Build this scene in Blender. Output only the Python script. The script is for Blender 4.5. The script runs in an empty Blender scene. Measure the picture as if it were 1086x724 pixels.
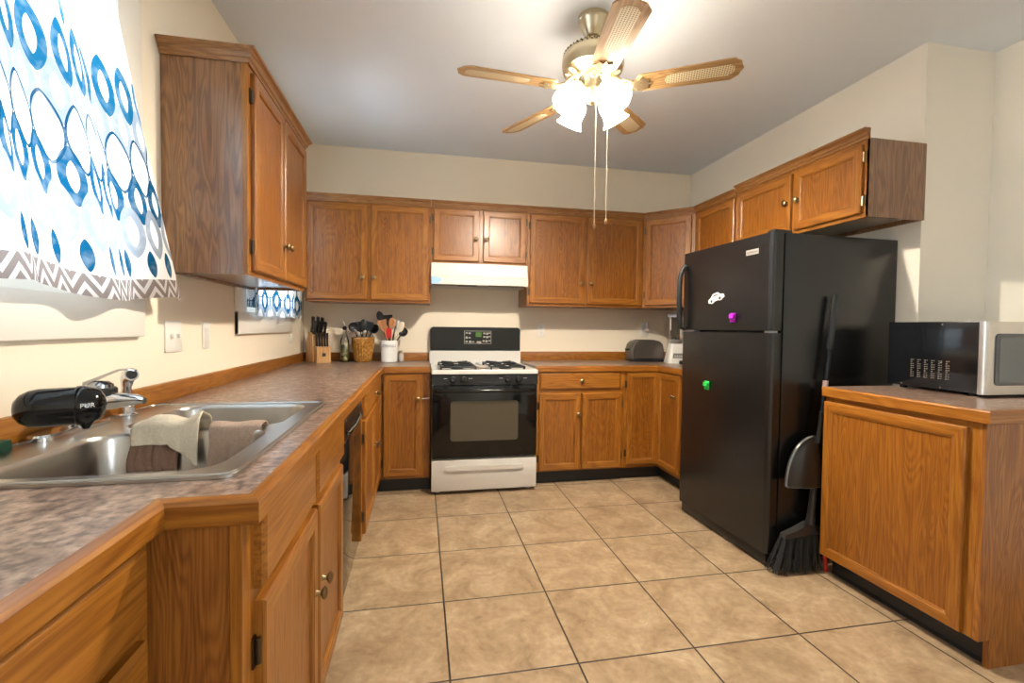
import bpy, bmesh, math, random
from mathutils import Vector, Matrix
random.seed(7)
PI = math.pi
R = math.radians
scene = bpy.context.scene
C = scene.collection

# ------------------------------------------------------------------ camera
YAW, PIT, ROL = 0.1934, -0.0294, 0.0116
FPX = 490.4
CAM = Vector((0.9344, -0.4943, 1.1978))
fw = Vector((math.sin(YAW) * math.cos(PIT), math.cos(YAW) * math.cos(PIT), math.sin(PIT)))
rt = Vector((math.cos(YAW), -math.sin(YAW), 0))
up = rt.cross(fw)
rt2 = math.cos(ROL) * rt + math.sin(ROL) * up
up2 = -math.sin(ROL) * rt + math.cos(ROL) * up
cd = bpy.data.cameras.new('camera')
cam = bpy.data.objects.new('camera', cd)
C.objects.link(cam)
m3 = Matrix((rt2, up2, -fw)).transposed()
cam.matrix_world = Matrix.Translation(CAM) @ m3.to_4x4()
cd.sensor_width = 36.0
cd.lens = FPX / 1086 * 36.0
cd.clip_start = 0.02
scene.camera = cam

# ------------------------------------------------------------------ view, world, daylight
vs = scene.view_settings
vs.view_transform = 'Standard'
vs.look = 'None'
vs.exposure = 1.28
vs.gamma = 1.0
vs.use_curve_mapping = False

SHADE_EMIT = 15.0
BULB_EMIT = 2200.0
WIN1_W, WIN2_W, REAR_W = 15.0, 16.0, 30.0
world = bpy.data.worlds.new('sky')
scene.world = world
world.use_nodes = True
bg = world.node_tree.nodes['Background']
bg.inputs[0].default_value = (0.80, 0.90, 1.0, 1)
bg.inputs[1].default_value = 2.5


def area(name, loc, rot, sx, sy, watts, col):
    l = bpy.data.lights.new(name, 'AREA')
    l.shape = 'RECTANGLE'
    l.size, l.size_y = sx, sy
    l.energy = watts
    l.color = col
    o = bpy.data.objects.new(name, l)
    o.location = loc
    o.rotation_euler = rot
    C.objects.link(o)
    return o


DAY = (0.74, 0.87, 1.0)
DAY2 = (0.93, 0.96, 1.0)
area('daylight_window_1', (-0.30, 0.62, 1.78), (0, R(-90), 0), 1.1, 1.2, WIN1_W, DAY)
area('daylight_window_2', (-0.30, 2.58, 1.75), (0, R(-90), 0), 1.1, 0.9, WIN2_W, DAY)
area('added_fill_light_3', (-0.30, -2.0, 1.50), (0, R(-90), 0), 1.6, 1.3, REAR_W, DAY2)  # added fill lamp behind the camera, outside an invented left-wall window
area('added_fill_light_4', (4.15, -2.2, 1.50), (0, R(90), 0), 1.6, 1.3, REAR_W, DAY2)  # second added fill lamp, outside an invented side-wall window

# ------------------------------------------------------------------ materials
def new_mat(name):
    m = bpy.data.materials.new(name)
    m.use_nodes = True
    nt = m.node_tree
    return m, nt, nt.nodes['Principled BSDF']


def N(nt, kind, **kw):
    n = nt.nodes.new(kind)
    for k, v in kw.items():
        setattr(n, k, v)
    return n


def L(nt, a, b):
    nt.links.new(a, b)


def setc(sock, c):
    sock.default_value = (c[0], c[1], c[2], 1) if len(c) == 3 else c


def plain(name, col, rough=0.5, metal=0.0, spec=0.5, coat=0.0, emit=None, estr=0.0, noise=0.0, nscale=40, bump=0.0):
    m, nt, b = new_mat(name)
    setc(b.inputs['Base Color'], col)
    b.inputs['Roughness'].default_value = rough
    b.inputs['Metallic'].default_value = metal
    b.inputs['Specular IOR Level'].default_value = spec
    b.inputs['Coat Weight'].default_value = coat
    if emit:
        setc(b.inputs['Emission Color'], emit)
        b.inputs['Emission Strength'].default_value = estr
    if noise or bump:
        tc = N(nt, 'ShaderNodeTexCoord')
        nz = N(nt, 'ShaderNodeTexNoise')
        nz.inputs['Scale'].default_value = nscale
        nz.inputs['Detail'].default_value = 4
        L(nt, tc.outputs['Object'], nz.inputs['Vector'])
        if noise:
            mr = N(nt, 'ShaderNodeMix', data_type='RGBA')
            setc(mr.inputs[6], [c * (1 - noise) for c in col])
            setc(mr.inputs[7], [min(1, c * (1 + noise)) for c in col])
            L(nt, nz.outputs['Fac'], mr.inputs[0])
            L(nt, mr.outputs[2], b.inputs['Base Color'])
        if bump:
            bp = N(nt, 'ShaderNodeBump')
            bp.inputs['Strength'].default_value = bump
            bp.inputs['Distance'].default_value = 0.004
            L(nt, nz.outputs['Fac'], bp.inputs['Height'])
            L(nt, bp.outputs[0], b.inputs['Normal'])
    return m


def ramp(nt, stops, interp='LINEAR'):
    r = N(nt, 'ShaderNodeValToRGB')
    cr = r.color_ramp
    cr.interpolation = interp
    while len(cr.elements) < len(stops):
        cr.elements.new(0.5)
    for e, (p, c) in zip(cr.elements, stops):
        e.position = p
        e.color = (c[0], c[1], c[2], 1)
    return r


def wood(name, axis, light, mid, dark, rough=0.36, across=9.0, pores=0.75, coat=0.12, figure=1.0, contrast=0.26):
    """oak: long streaks along `axis`, cathedral figure, fine dark pores"""
    m, nt, b = new_mat(name)
    tc = N(nt, 'ShaderNodeTexCoord')
    oi = N(nt, 'ShaderNodeObjectInfo')
    off = N(nt, 'ShaderNodeVectorMath', operation='SCALE')
    off.inputs['Scale'].default_value = 7.3
    comb = N(nt, 'ShaderNodeCombineXYZ')
    for i in range(3):
        L(nt, oi.outputs['Random'], comb.inputs[i])
    L(nt, comb.outputs[0], off.inputs[0])
    add = N(nt, 'ShaderNodeVectorMath', operation='ADD')
    L(nt, tc.outputs['Object'], add.inputs[0])
    L(nt, off.outputs[0], add.inputs[1])

    def stretched(s_ac, s_al):
        mp = N(nt, 'ShaderNodeMapping')
        sc = [s_ac] * 3
        sc['xyz'.index(axis)] = s_al
        mp.inputs['Scale'].default_value = sc
        L(nt, add.outputs[0], mp.inputs['Vector'])
        return mp.outputs[0]
    n1 = N(nt, 'ShaderNodeTexNoise')
    n1.inputs['Scale'].default_value = 1
    n1.inputs['Detail'].default_value = 2
    n1.inputs['Distortion'].default_value = 0.6
    L(nt, stretched(across, across * 0.13), n1.inputs['Vector'])
    # contour lines of the broad noise = cathedral figure
    mul = N(nt, 'ShaderNodeMath', operation='MULTIPLY')
    mul.inputs[1].default_value = 75 * figure
    L(nt, n1.outputs['Fac'], mul.inputs[0])
    sn = N(nt, 'ShaderNodeMath', operation='SINE')
    L(nt, mul.outputs[0], sn.inputs[0])
    s01 = N(nt, 'ShaderNodeMapRange')
    s01.inputs['From Min'].default_value = -1
    L(nt, sn.outputs[0], s01.inputs['Value'])
    n2 = N(nt, 'ShaderNodeTexNoise')
    n2.inputs['Scale'].default_value = 1
    n2.inputs['Detail'].default_value = 5
    n2.inputs['Roughness'].default_value = 0.65
    L(nt, stretched(150, 5), n2.inputs['Vector'])
    n3 = N(nt, 'ShaderNodeTexNoise')
    n3.inputs['Scale'].default_value = 1
    n3.inputs['Detail'].default_value = 3
    L(nt, stretched(30, 1.6), n3.inputs['Vector'])
    # combine
    a1 = N(nt, 'ShaderNodeMath', operation='MULTIPLY_ADD')
    a1.inputs[1].default_value = contrast
    L(nt, s01.outputs[0], a1.inputs[0])
    a2 = N(nt, 'ShaderNodeMath', operation='MULTIPLY_ADD')
    a2.inputs[1].default_value = 0.40
    L(nt, n3.outputs['Fac'], a2.inputs[0])
    a2.inputs[2].default_value = 0.30 - contrast * 0.5
    L(nt, a2.outputs[0], a1.inputs[2])
    cr = ramp(nt, [(0.22, dark), (0.45, mid), (0.72, light)])
    L(nt, a1.outputs[0], cr.inputs[0])
    pr = ramp(nt, [(0.40, (0, 0, 0)), (0.56, (1, 1, 1))])
    L(nt, n2.outputs['Fac'], pr.inputs[0])
    pm = N(nt, 'ShaderNodeMix', data_type='RGBA', blend_type='MULTIPLY')
    pm.inputs[0].default_value = pores
    L(nt, cr.outputs[0], pm.inputs[6])
    grey = ramp(nt, [(0, (0.62, 0.52, 0.44)), (1, (1, 1, 1))])
    L(nt, pr.outputs[0], grey.inputs[0])
    L(nt, grey.outputs[0], pm.inputs[7])
    L(nt, pm.outputs[2], b.inputs['Base Color'])
    b.inputs['Roughness'].default_value = rough
    b.inputs['Coat Weight'].default_value = coat
    b.inputs['Coat Roughness'].default_value = 0.22
    return m


OL, OM, OD = (0.38, 0.150, 0.018), (0.31, 0.112, 0.011), (0.20, 0.063, 0.006)
OAK = {a: wood('oak_' + a, a, OL, OM, OD) for a in 'xyz'}
PANEL = wood('oak_veneer_panel', 'z', (0.33, 0.122, 0.014), (0.265, 0.090, 0.009), (0.165, 0.050, 0.005), across=9, figure=1.9)
LAM = wood('woodgrain_laminate', 'z', (0.31, 0.142, 0.052), (0.22, 0.095, 0.032), (0.125, 0.049, 0.015), rough=0.3, across=14, pores=0.6, coat=0.9, contrast=0.34)
CROWN = {a: wood('crown_wood_' + a, a, (0.38, 0.18, 0.055), (0.29, 0.13, 0.038), (0.2, 0.082, 0.023), across=16) for a in 'xyz'}
BIRCH = wood('pale_block_wood', 'z', (0.72, 0.44, 0.20), (0.66, 0.39, 0.165), (0.54, 0.30, 0.12), rough=0.5, coat=0.0)
SPOONW = wood('spoon_wood', 'z', (0.55, 0.27, 0.12), (0.46, 0.21, 0.08), (0.35, 0.14, 0.05), rough=0.6, coat=0.0)
BLADE = wood('blade_wood', 'x', (0.60, 0.39, 0.18), (0.50, 0.31, 0.135), (0.34, 0.19, 0.07), rough=0.35, across=12)

WALL = plain('cream_wall_paint', (0.84, 0.75, 0.605), 0.75, spec=0.2, bump=0.06, nscale=120)
WALL2 = plain('beige_wall_paint', (0.86, 0.80, 0.69), 0.75, spec=0.2, bump=0.06, nscale=120)
CEIL = plain('daylight_tinted_ceiling', (0.83, 0.88, 0.94), 0.8, spec=0.15, noise=0.02, nscale=1.5, bump=0.05)  # white paint with the cool window daylight mixed into its colour
WHITE_TRIM = plain('white_trim_paint', (0.80, 0.77, 0.70), 0.4)
BLACK_KICK = plain('black_vinyl_base', (0.014, 0.015, 0.016), 0.45)
SHADOWGAP = plain('dark_cabinet_inside', (0.03, 0.015, 0.008), 0.8)
CHROME = plain('chrome', (0.70, 0.71, 0.73), 0.13, metal=1)
STEEL = plain('brushed_stainless', (0.47, 0.455, 0.43), 0.28, metal=1, noise=0.05, nscale=60)
STEEL2 = plain('satin_steel_front', (0.60, 0.58, 0.55), 0.32, metal=1)
BRASS = plain('antique_brass', (0.62, 0.53, 0.36), 0.28, metal=1)
BRASSD = plain('dark_brass', (0.30, 0.21, 0.11), 0.35, metal=1)
BRONZE = plain('dark_bronze', (0.10, 0.075, 0.05), 0.4, metal=1)
BLACK_GLOSS = plain('black_gloss', (0.005, 0.005, 0.005), 0.09, spec=0.4)
BLACK_DW = plain('black_glass_panel', (0.006, 0.006, 0.006), 0.05, spec=0.8)
BLACK_PLASTIC = plain('black_plastic', (0.010, 0.010, 0.011), 0.35)
BLACK_MATTE = plain('black_matte', (0.008, 0.008, 0.008), 0.7)
BLACK_FRIDGE = plain('black_textured_steel', (0.0075, 0.0075, 0.008), 0.24, spec=0.6, bump=0.10, nscale=420)
ENAMEL = plain('white_enamel', (0.66, 0.63, 0.58), 0.25, coat=0.4)
HOODW = plain('almond_hood_enamel', (0.66, 0.63, 0.57), 0.3)
WHITE_PL = plain('white_plastic', (0.80, 0.78, 0.72), 0.4)
WHITE_CER = plain('white_ceramic', (0.82, 0.81, 0.78), 0.2, coat=0.5)
GREY_PL = plain('grey_plastic', (0.20, 0.19, 0.18), 0.4)
LIGHTGREY = plain('light_grey_plastic', (0.45, 0.44, 0.43), 0.4)
RED = plain('red_silicone', (0.55, 0.02, 0.015), 0.4)
GREEN = plain('green_plastic', (0.02, 0.55, 0.08), 0.4)
PURPLE = plain('purple_plastic', (0.45, 0.02, 0.55), 0.4)
TEAL = plain('teal_cardboard', (0.02, 0.42, 0.42), 0.5)
SPONGE = plain('green_scouring_pad', (0.03, 0.10, 0.05), 0.9, noise=0.3, nscale=200)
BLUE_TAPE = plain('light_blue_film', (0.33, 0.55, 0.78), 0.4)
CREAM_CLOTH = plain('cream_towelling', (0.62, 0.54, 0.41), 0.95, spec=0.1, noise=0.15, nscale=160, bump=0.5)
BROWN_CLOTH = plain('brown_towelling', (0.26, 0.16, 0.115), 0.95, spec=0.1, noise=0.2, nscale=160, bump=0.5)
TAUPE_CLOTH = plain('taupe_towelling', (0.40, 0.285, 0.215), 0.95, spec=0.1, noise=0.2, nscale=150, bump=0.6)
TOASTER = plain('gunmetal_toaster', (0.13, 0.115, 0.10), 0.35, metal=0.6)
PRINT = plain('grey_print', (0.13, 0.14, 0.16), 0.5)
PALE_PRINT = plain('pale_print', (0.55, 0.55, 0.55), 0.5)
STICKER_W = plain('white_vinyl', (0.78, 0.78, 0.77), 0.4)
OVENGLASS = plain('oven_window_glass', (0.075, 0.062, 0.040), 0.10, spec=0.5)
LED = plain('green_clock_display', (0.02, 0.05, 0.01), 0.2, emit=(0.35, 0.75, 0.12), estr=0.10)
BULB = plain('lit_bulb', (1, 1, 1), 0.5, emit=(1.0, 0.90, 0.75), estr=BULB_EMIT)
SHADE = plain('lit_frosted_glass', (0.9, 0.88, 0.82), 0.5, emit=(1.0, 0.89, 0.73), estr=SHADE_EMIT)
BRISTLE = plain('grey_bristles', (0.016, 0.016, 0.016), 0.7, noise=0.4, nscale=300)
WHITE_STRING = plain('chain_bead', (0.80, 0.70, 0.52), 0.35)
MW_GLASS = plain('microwave_window', (0.10, 0.115, 0.12), 0.12, spec=0.7)


def glass(name, col=(0.95, 0.97, 0.97), thin=True, refl=1.0, rough=0.02):
    m = bpy.data.materials.new(name)
    m.use_nodes = True
    nt = m.node_tree
    nt.nodes.clear()
    out = N(nt, 'ShaderNodeOutputMaterial')
    tr = N(nt, 'ShaderNodeBsdfTransparent')
    setc(tr.inputs[0], col)
    gl = N(nt, 'ShaderNodeBsdfGlossy')
    gl.inputs['Roughness'].default_value = rough
    fr = N(nt, 'ShaderNodeFresnel')
    fr.inputs[0].default_value = 1.45
    mx = N(nt, 'ShaderNodeMixShader')
    L(nt, fr.outputs[0], mx.inputs[0])
    L(nt, tr.outputs[0], mx.inputs[1])
    L(nt, gl.outputs[0], mx.inputs[2])
    L(nt, mx.outputs[0], out.inputs[0])
    return m


GLASS = glass('window_glass')
JAR = glass('clear_jar', (0.82, 0.84, 0.84))
BOTTLE = glass('bottle_glass', (0.93, 0.93, 0.90))
SMOKE = plain('smoked_clear_plastic', (0.012, 0.011, 0.010), 0.28, spec=0.5)

# wall behind the window: mottled laminate worktop
def laminate():
    m, nt, b = new_mat('mottled_laminate')
    tc = N(nt, 'ShaderNodeTexCoord')
    n1 = N(nt, 'ShaderNodeTexNoise')
    n1.inputs['Scale'].default_value = 21
    n1.inputs['Detail'].default_value = 6
    n1.inputs['Roughness'].default_value = 0.68
    L(nt, tc.outputs['Object'], n1.inputs['Vector'])
    cr = ramp(nt, [(0.30, (0.13, 0.085, 0.067)), (0.47, (0.255, 0.170, 0.128)), (0.58, (0.365, 0.265, 0.21)), (0.74, (0.52, 0.415, 0.345))])
    L(nt, n1.outputs['Fac'], cr.inputs[0])
    n2 = N(nt, 'ShaderNodeTexNoise')
    n2.inputs['Scale'].default_value = 62
    n2.inputs['Detail'].default_value = 3
    L(nt, tc.outputs['Object'], n2.inputs['Vector'])
    sp = ramp(nt, [(0.36, (0.35, 0.30, 0.28)), (0.50, (0.85, 0.82, 0.80)), (0.66, (1.25, 1.2, 1.15))])
    L(nt, n2.outputs['Fac'], sp.inputs[0])
    mx = N(nt, 'ShaderNodeMix', data_type='RGBA', blend_type='MULTIPLY')
    mx.inputs[0].default_value = 1.0
    L(nt, cr.outputs[0], mx.inputs[6])
    L(nt, sp.outputs[0], mx.inputs[7])
    L(nt, mx.outputs[2], b.inputs['Base Color'])
    b.inputs['Roughness'].default_value = 0.28
    b.inputs['Specular IOR Level'].default_value = 0.75
    return m


LAMINATE = laminate()


def floor_tiles():
    m, nt, b = new_mat('beige_floor_tile')
    tc = N(nt, 'ShaderNodeTexCoord')
    S = 0.4572
    mp = N(nt, 'ShaderNodeMapping')
    mp.inputs['Location'].default_value = (-1.0365 / S, -2.4206 / S, 0)
    mp.inputs['Scale'].default_value = (1 / S, 1 / S, 1)
    L(nt, tc.outputs['Object'], mp.inputs['Vector'])
    sx = N(nt, 'ShaderNodeSeparateXYZ')
    L(nt, mp.outputs[0], sx.inputs[0])

    def edge(sock):
        fr = N(nt, 'ShaderNodeMath', operation='FRACT')
        L(nt, sock, fr.inputs[0])
        s = N(nt, 'ShaderNodeMath', operation='SUBTRACT')
        L(nt, fr.outputs[0], s.inputs[0])
        s.inputs[1].default_value = 0.5
        a = N(nt, 'ShaderNodeMath', operation='ABSOLUTE')
        L(nt, s.outputs[0], a.inputs[0])
        return a.outputs[0]
    mxm = N(nt, 'ShaderNodeMath', operation='MAXIMUM')
    L(nt, edge(sx.outputs[0]), mxm.inputs[0])
    L(nt, edge(sx.outputs[1]), mxm.inputs[1])
    gr = N(nt, 'ShaderNodeMapRange')
    gr.inputs['From Min'].default_value = 0.4902
    gr.inputs['From Max'].default_value = 0.4945
    L(nt, mxm.outputs[0], gr.inputs['Value'])
    fl = N(nt, 'ShaderNodeVectorMath', operation='FLOOR')
    L(nt, mp.outputs[0], fl.inputs[0])
    wn = N(nt, 'ShaderNodeTexWhiteNoise', noise_dimensions='2D')
    L(nt, fl.outputs[0], wn.inputs['Vector'])
    # per tile offset of the mottling
    sc = N(nt, 'ShaderNodeVectorMath', operation='SCALE')
    sc.inputs['Scale'].default_value = 9
    L(nt, wn.outputs['Color'], sc.inputs[0])
    ad = N(nt, 'ShaderNodeVectorMath', operation='ADD')
    L(nt, tc.outputs['Object'], ad.inputs[0])
    L(nt, sc.outputs[0], ad.inputs[1])
    n1 = N(nt, 'ShaderNodeTexNoise')
    n1.inputs['Scale'].default_value = 5.5
    n1.inputs['Detail'].default_value = 8
    n1.inputs['Roughness'].default_value = 0.72
    n1.inputs['Distortion'].default_value = 0.7
    L(nt, ad.outputs[0], n1.inputs['Vector'])
    cr = ramp(nt, [(0.28, (0.235, 0.150, 0.082)), (0.45, (0.375, 0.262, 0.154)), (0.58, (0.465, 0.34, 0.212)), (0.72, (0.57, 0.45, 0.305))])
    L(nt, n1.outputs['Fac'], cr.inputs[0])
    n2 = N(nt, 'ShaderNodeTexNoise')
    n2.inputs['Scale'].default_value = 40
    n2.inputs['Detail'].default_value = 4
    L(nt, ad.outputs[0], n2.inputs['Vector'])
    r2 = ramp(nt, [(0.3, (0.86, 0.84, 0.82)), (0.7, (1.08, 1.08, 1.08))])
    L(nt, n2.outputs['Fac'], r2.inputs[0])
    mu = N(nt, 'ShaderNodeMix', data_type='RGBA', blend_type='MULTIPLY')
    mu.inputs[0].default_value = 1
    L(nt, cr.outputs[0], mu.inputs[6])
    L(nt, r2.outputs[0], mu.inputs[7])
    mg = N(nt, 'ShaderNodeMix', data_type='RGBA')
    L(nt, gr.outputs[0], mg.inputs[0])
    L(nt, mu.outputs[2], mg.inputs[6])
    setc(mg.inputs[7], (0.030, 0.019, 0.011))
    L(nt, mg.outputs[2], b.inputs['Base Color'])
    b.inputs['Roughness'].default_value = 0.38
    bp = N(nt, 'ShaderNodeBump')
    bp.invert = True
    bp.inputs['Strength'].default_value = 0.4
    bp.inputs['Distance'].default_value = 0.003
    L(nt, gr.outputs[0], bp.inputs['Height'])
    L(nt, bp.outputs[0], b.inputs['Normal'])
    return m


def cane():
    m, nt, b = new_mat('woven_cane')
    tc = N(nt, 'ShaderNodeTexCoord')
    mp = N(nt, 'ShaderNodeMapping')
    mp.inputs['Scale'].default_value = (95, 95, 95)
    L(nt, tc.outputs['Object'], mp.inputs['Vector'])
    sx = N(nt, 'ShaderNodeSeparateXYZ')
    L(nt, mp.outputs[0], sx.inputs[0])
    fs = []
    for i in range(2):
        f = N(nt, 'ShaderNodeMath', operation='FRACT')
        L(nt, sx.outputs[i], f.inputs[0])
        s = N(nt, 'ShaderNodeMath', operation='SUBTRACT')
        L(nt, f.outputs[0], s.inputs[0])
        s.inputs[1].default_value = 0.5
        p = N(nt, 'ShaderNodeMath', operation='POWER')
        a = N(nt, 'ShaderNodeMath', operation='ABSOLUTE')
        L(nt, s.outputs[0], a.inputs[0])
        L(nt, a.outputs[0], p.inputs[0])
        p.inputs[1].default_value = 2
        fs.append(p.outputs[0])
    ad = N(nt, 'ShaderNodeMath', operation='ADD')
    L(nt, fs[0], ad.inputs[0])
    L(nt, fs[1], ad.inputs[1])
    cr = ramp(nt, [(0.055, (0.16, 0.09, 0.04)), (0.085, (0.80, 0.68, 0.45))])
    L(nt, ad.outputs[0], cr.inputs[0])
    L(nt, cr.outputs[0], b.inputs['Base Color'])
    b.inputs['Roughness'].default_value = 0.6
    return m


CANE = cane()


def amber():
    m, nt, b = new_mat('amber_glaze')
    tc = N(nt, 'ShaderNodeTexCoord')
    n = N(nt, 'ShaderNodeTexNoise')
    n.inputs['Scale'].default_value = 60
    n.inputs['Detail'].default_value = 4
    L(nt, tc.outputs['Object'], n.inputs['Vector'])
    cr = ramp(nt, [(0.3, (0.22, 0.085, 0.01)), (0.55, (0.42, 0.19, 0.03)), (0.8, (0.62, 0.34, 0.08))])
    L(nt, n.outputs['Fac'], cr.inputs[0])
    L(nt, cr.outputs[0], b.inputs['Base Color'])
    b.inputs['Roughness'].default_value = 0.22
    b.inputs['Coat Weight'].default_value = 0.6
    bp = N(nt, 'ShaderNodeBump')
    bp.inputs['Strength'].default_value = 0.3
    bp.inputs['Distance'].default_value = 0.003
    L(nt, n.outputs['Fac'], bp.inputs['Height'])
    L(nt, bp.outputs[0], b.inputs['Normal'])
    return m


AMBER = amber()


def olives():
    m, nt, b = new_mat('herbs_and_oil')
    tc = N(nt, 'ShaderNodeTexCoord')
    n = N(nt, 'ShaderNodeTexVoronoi')
    n.inputs['Scale'].default_value = 45
    L(nt, tc.outputs['Object'], n.inputs['Vector'])
    cr = ramp(nt, [(0.0, (0.05, 0.07, 0.02)), (0.4, (0.22, 0.20, 0.07)), (0.7, (0.55, 0.46, 0.25)), (1, (0.18, 0.06, 0.03))])
    sx = N(nt, 'ShaderNodeSeparateColor')
    L(nt, n.outputs['Color'], sx.inputs[0])
    L(nt, sx.outputs[0], cr.inputs[0])
    L(nt, cr.outputs[0], b.inputs['Base Color'])
    b.inputs['Roughness'].default_value = 0.3
    return m


HERBS = olives()


def curtain_mat():
    """printed ogee rows on white cotton; UV in metres of cloth (v measured up from the hem)"""
    m = bpy.data.materials.new('printed_curtain_cotton')
    m.use_nodes = True
    nt = m.node_tree
    nt.nodes.clear()
    out = N(nt, 'ShaderNodeOutputMaterial')
    uv = N(nt, 'ShaderNodeUVMap')
    uv.uv_map = 'UVMap'
    sx = N(nt, 'ShaderNodeSeparateXYZ')
    L(nt, uv.outputs[0], sx.inputs[0])
    U, V = sx.outputs[0], sx.outputs[1]

    def M(op, a, b=None, c=None):
        n = N(nt, 'ShaderNodeMath', operation=op)
        for i, v in enumerate((a, b, c)):
            if v is None:
                continue
            if hasattr(v, 'is_output') or hasattr(v, 'links'):
                L(nt, v, n.inputs[i])
            else:
                n.inputs[i].default_value = v
        return n.outputs[0]
    RH, CW, HEM = 0.092, 0.078, 0.058
    v1 = M('DIVIDE', M('SUBTRACT', V, HEM), RH)
    W_ = (0.86, 0.86, 0.85)
    B = {'b1': (0.006, 0.082, 0.17), 'b2': (0.012, 0.115, 0.22), 'navy': (0.006, 0.06, 0.125), 'pale': (0.30, 0.33, 0.38), 'lb': (0.03, 0.16, 0.31), 'mint': (0.45, 0.72, 0.75)}
    # colour, inner and outer outline, per row from the hem up
    rows = [('b1', 0.0, 0.30), ('pale', 0.34, 0.95), ('b1', 0.24, 0.80), ('navy', 0.86, 1.05), ('pale', 0.28, 0.84),
            ('b2', 0.26, 0.86), ('lb', 0.0, 0.16), ('mint', 0.0, 0.20), ('b1', 0.0, 0.14), ('lb', 0.0, 0.24), ('b2', 0.30, 0.85), ('pale', 0.3, 0.9)]
    nz = N(nt, 'ShaderNodeTexNoise')
    nz.inputs['Scale'].default_value = 28
    L(nt, uv.outputs[0], nz.inputs['Vector'])
    water = M('ADD', 0.68, M('MULTIPLY', nz.outputs['Fac'], 0.6))
    cur = None
    for layer in (0, 1):
        vl = M('ADD', M('SUBTRACT', v1, float(layer)), 0.5)      # rows of two, centred on this layer's rows
        pr_ = M('FLOOR', M('DIVIDE', vl, 2.0))
        row = M('ADD', M('MULTIPLY', pr_, 2.0), float(layer))
        fy = M('SUBTRACT', M('FRACT', M('DIVIDE', vl, 2.0)), 0.5)
        fy = M('MULTIPLY', fy, 2.0)                               # -1..1 in row heights
        uu = M('ADD', M('DIVIDE', U, CW), 0.5 * layer)
        fx = M('SUBTRACT', M('FRACT', uu), 0.5)
        rowN = M('DIVIDE', M('ADD', row, 0.5), 12.0)

        def rr(vals):
            r = ramp(nt, [(i / 12.0, v) for i, v in enumerate(vals)], 'CONSTANT')
            L(nt, rowN, r.inputs[0])
            return r.outputs[0]
        colr = rr([B[q[0]] for q in rows])
        io = N(nt, 'ShaderNodeSeparateColor')
        L(nt, rr([(q[1], q[2] / 2, 0) for q in rows]), io.inputs[0])
        ax = M('POWER', M('DIVIDE', M('ABSOLUTE', fx), 0.50), 1.3)
        ay = M('DIVIDE', M('ABSOLUTE', fy), 0.84)
        d = M('ADD', ax, M('POWER', ay, 1.9))
        cell = N(nt, 'ShaderNodeCombineXYZ')
        L(nt, M('FLOOR', uu), cell.inputs[0])
        L(nt, row, cell.inputs[1])
        wn = N(nt, 'ShaderNodeTexWhiteNoise', noise_dimensions='2D')
        L(nt, cell.outputs[0], wn.inputs['Vector'])
        keep = M('MAXIMUM', M('LESS_THAN', row, 5.5), M('GREATER_THAN', wn.outputs['Value'], 0.45))
        ring = M('MULTIPLY', M('MULTIPLY', M('GREATER_THAN', d, io.outputs[0]), M('LESS_THAN', d, M('MULTIPLY', io.outputs[1], 2.0))), keep)
        mx = N(nt, 'ShaderNodeMix', data_type='RGBA')
        L(nt, M('MULTIPLY', ring, water), mx.inputs[0])
        if cur is None:
            setc(mx.inputs[6], W_)
        else:
            L(nt, cur, mx.inputs[6])
        L(nt, colr, mx.inputs[7])
        cur = mx.outputs[2]
    # hem band: taupe ogees
    hx = M('SUBTRACT', M('FRACT', M('DIVIDE', U, 0.064)), 0.5)
    hy = M('DIVIDE', V, HEM)
    hw = M('ABSOLUTE', M('SUBTRACT', M('FRACT', M('MULTIPLY', M('ADD', hy, M('MULTIPLY', M('ABSOLUTE', hx), -1.7)), 1.4)), 0.5))
    hm = N(nt, 'ShaderNodeMix', data_type='RGBA')
    L(nt, M('GREATER_THAN', hw, 0.22), hm.inputs[0])
    setc(hm.inputs[6], (0.62, 0.58, 0.56))
    setc(hm.inputs[7], (0.25, 0.20, 0.18))
    fin = N(nt, 'ShaderNodeMix', data_type='RGBA')
    L(nt, M('LESS_THAN', V, HEM), fin.inputs[0])
    L(nt, cur, fin.inputs[6])
    L(nt, hm.outputs[2], fin.inputs[7])
    df = N(nt, 'ShaderNodeBsdfDiffuse')
    tl = N(nt, 'ShaderNodeBsdfTranslucent')
    L(nt, fin.outputs[2], df.inputs[0])
    L(nt, fin.outputs[2], tl.inputs[0])
    ms = N(nt, 'ShaderNodeMixShader')
    ms.inputs[0].default_value = 0.5
    L(nt, df.outputs[0], ms.inputs[1])
    L(nt, tl.outputs[0], ms.inputs[2])
    L(nt, ms.outputs[0], out.inputs[0])
    return m


CURTAIN = curtain_mat()

# ------------------------------------------------------------------ mesh helpers
def BM():
    return bmesh.new()


def _take(bm, n0):
    bm.verts.ensure_lookup_table()
    return bm.verts[n0:]


def box(bm, x0, x1, y0, y1, z0, z1, bev=0.0, mat=0, seg=2, xf=None):
    n0 = len(bm.verts)
    tmp = bmesh.new() if bev else bm
    vs_ = [tmp.verts.new(p) for p in ((x0, y0, z0), (x1, y0, z0), (x1, y1, z0), (x0, y1, z0), (x0, y0, z1), (x1, y0, z1), (x1, y1, z1), (x0, y1, z1))]
    for f in ((0, 3, 2, 1), (4, 5, 6, 7), (0, 1, 5, 4), (1, 2, 6, 5), (2, 3, 7, 6), (3, 0, 4, 7)):
        fc = tmp.faces.new([vs_[i] for i in f])
        fc.material_index = mat
    if bev:
        bmesh.ops.bevel(tmp, geom=list(tmp.edges), offset=bev, segments=seg, profile=0.5, affect='EDGES')
        merge(bm, tmp, xf, mat)
    elif xf is not None:
        for v in vs_:
            v.co = xf @ v.co


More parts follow.
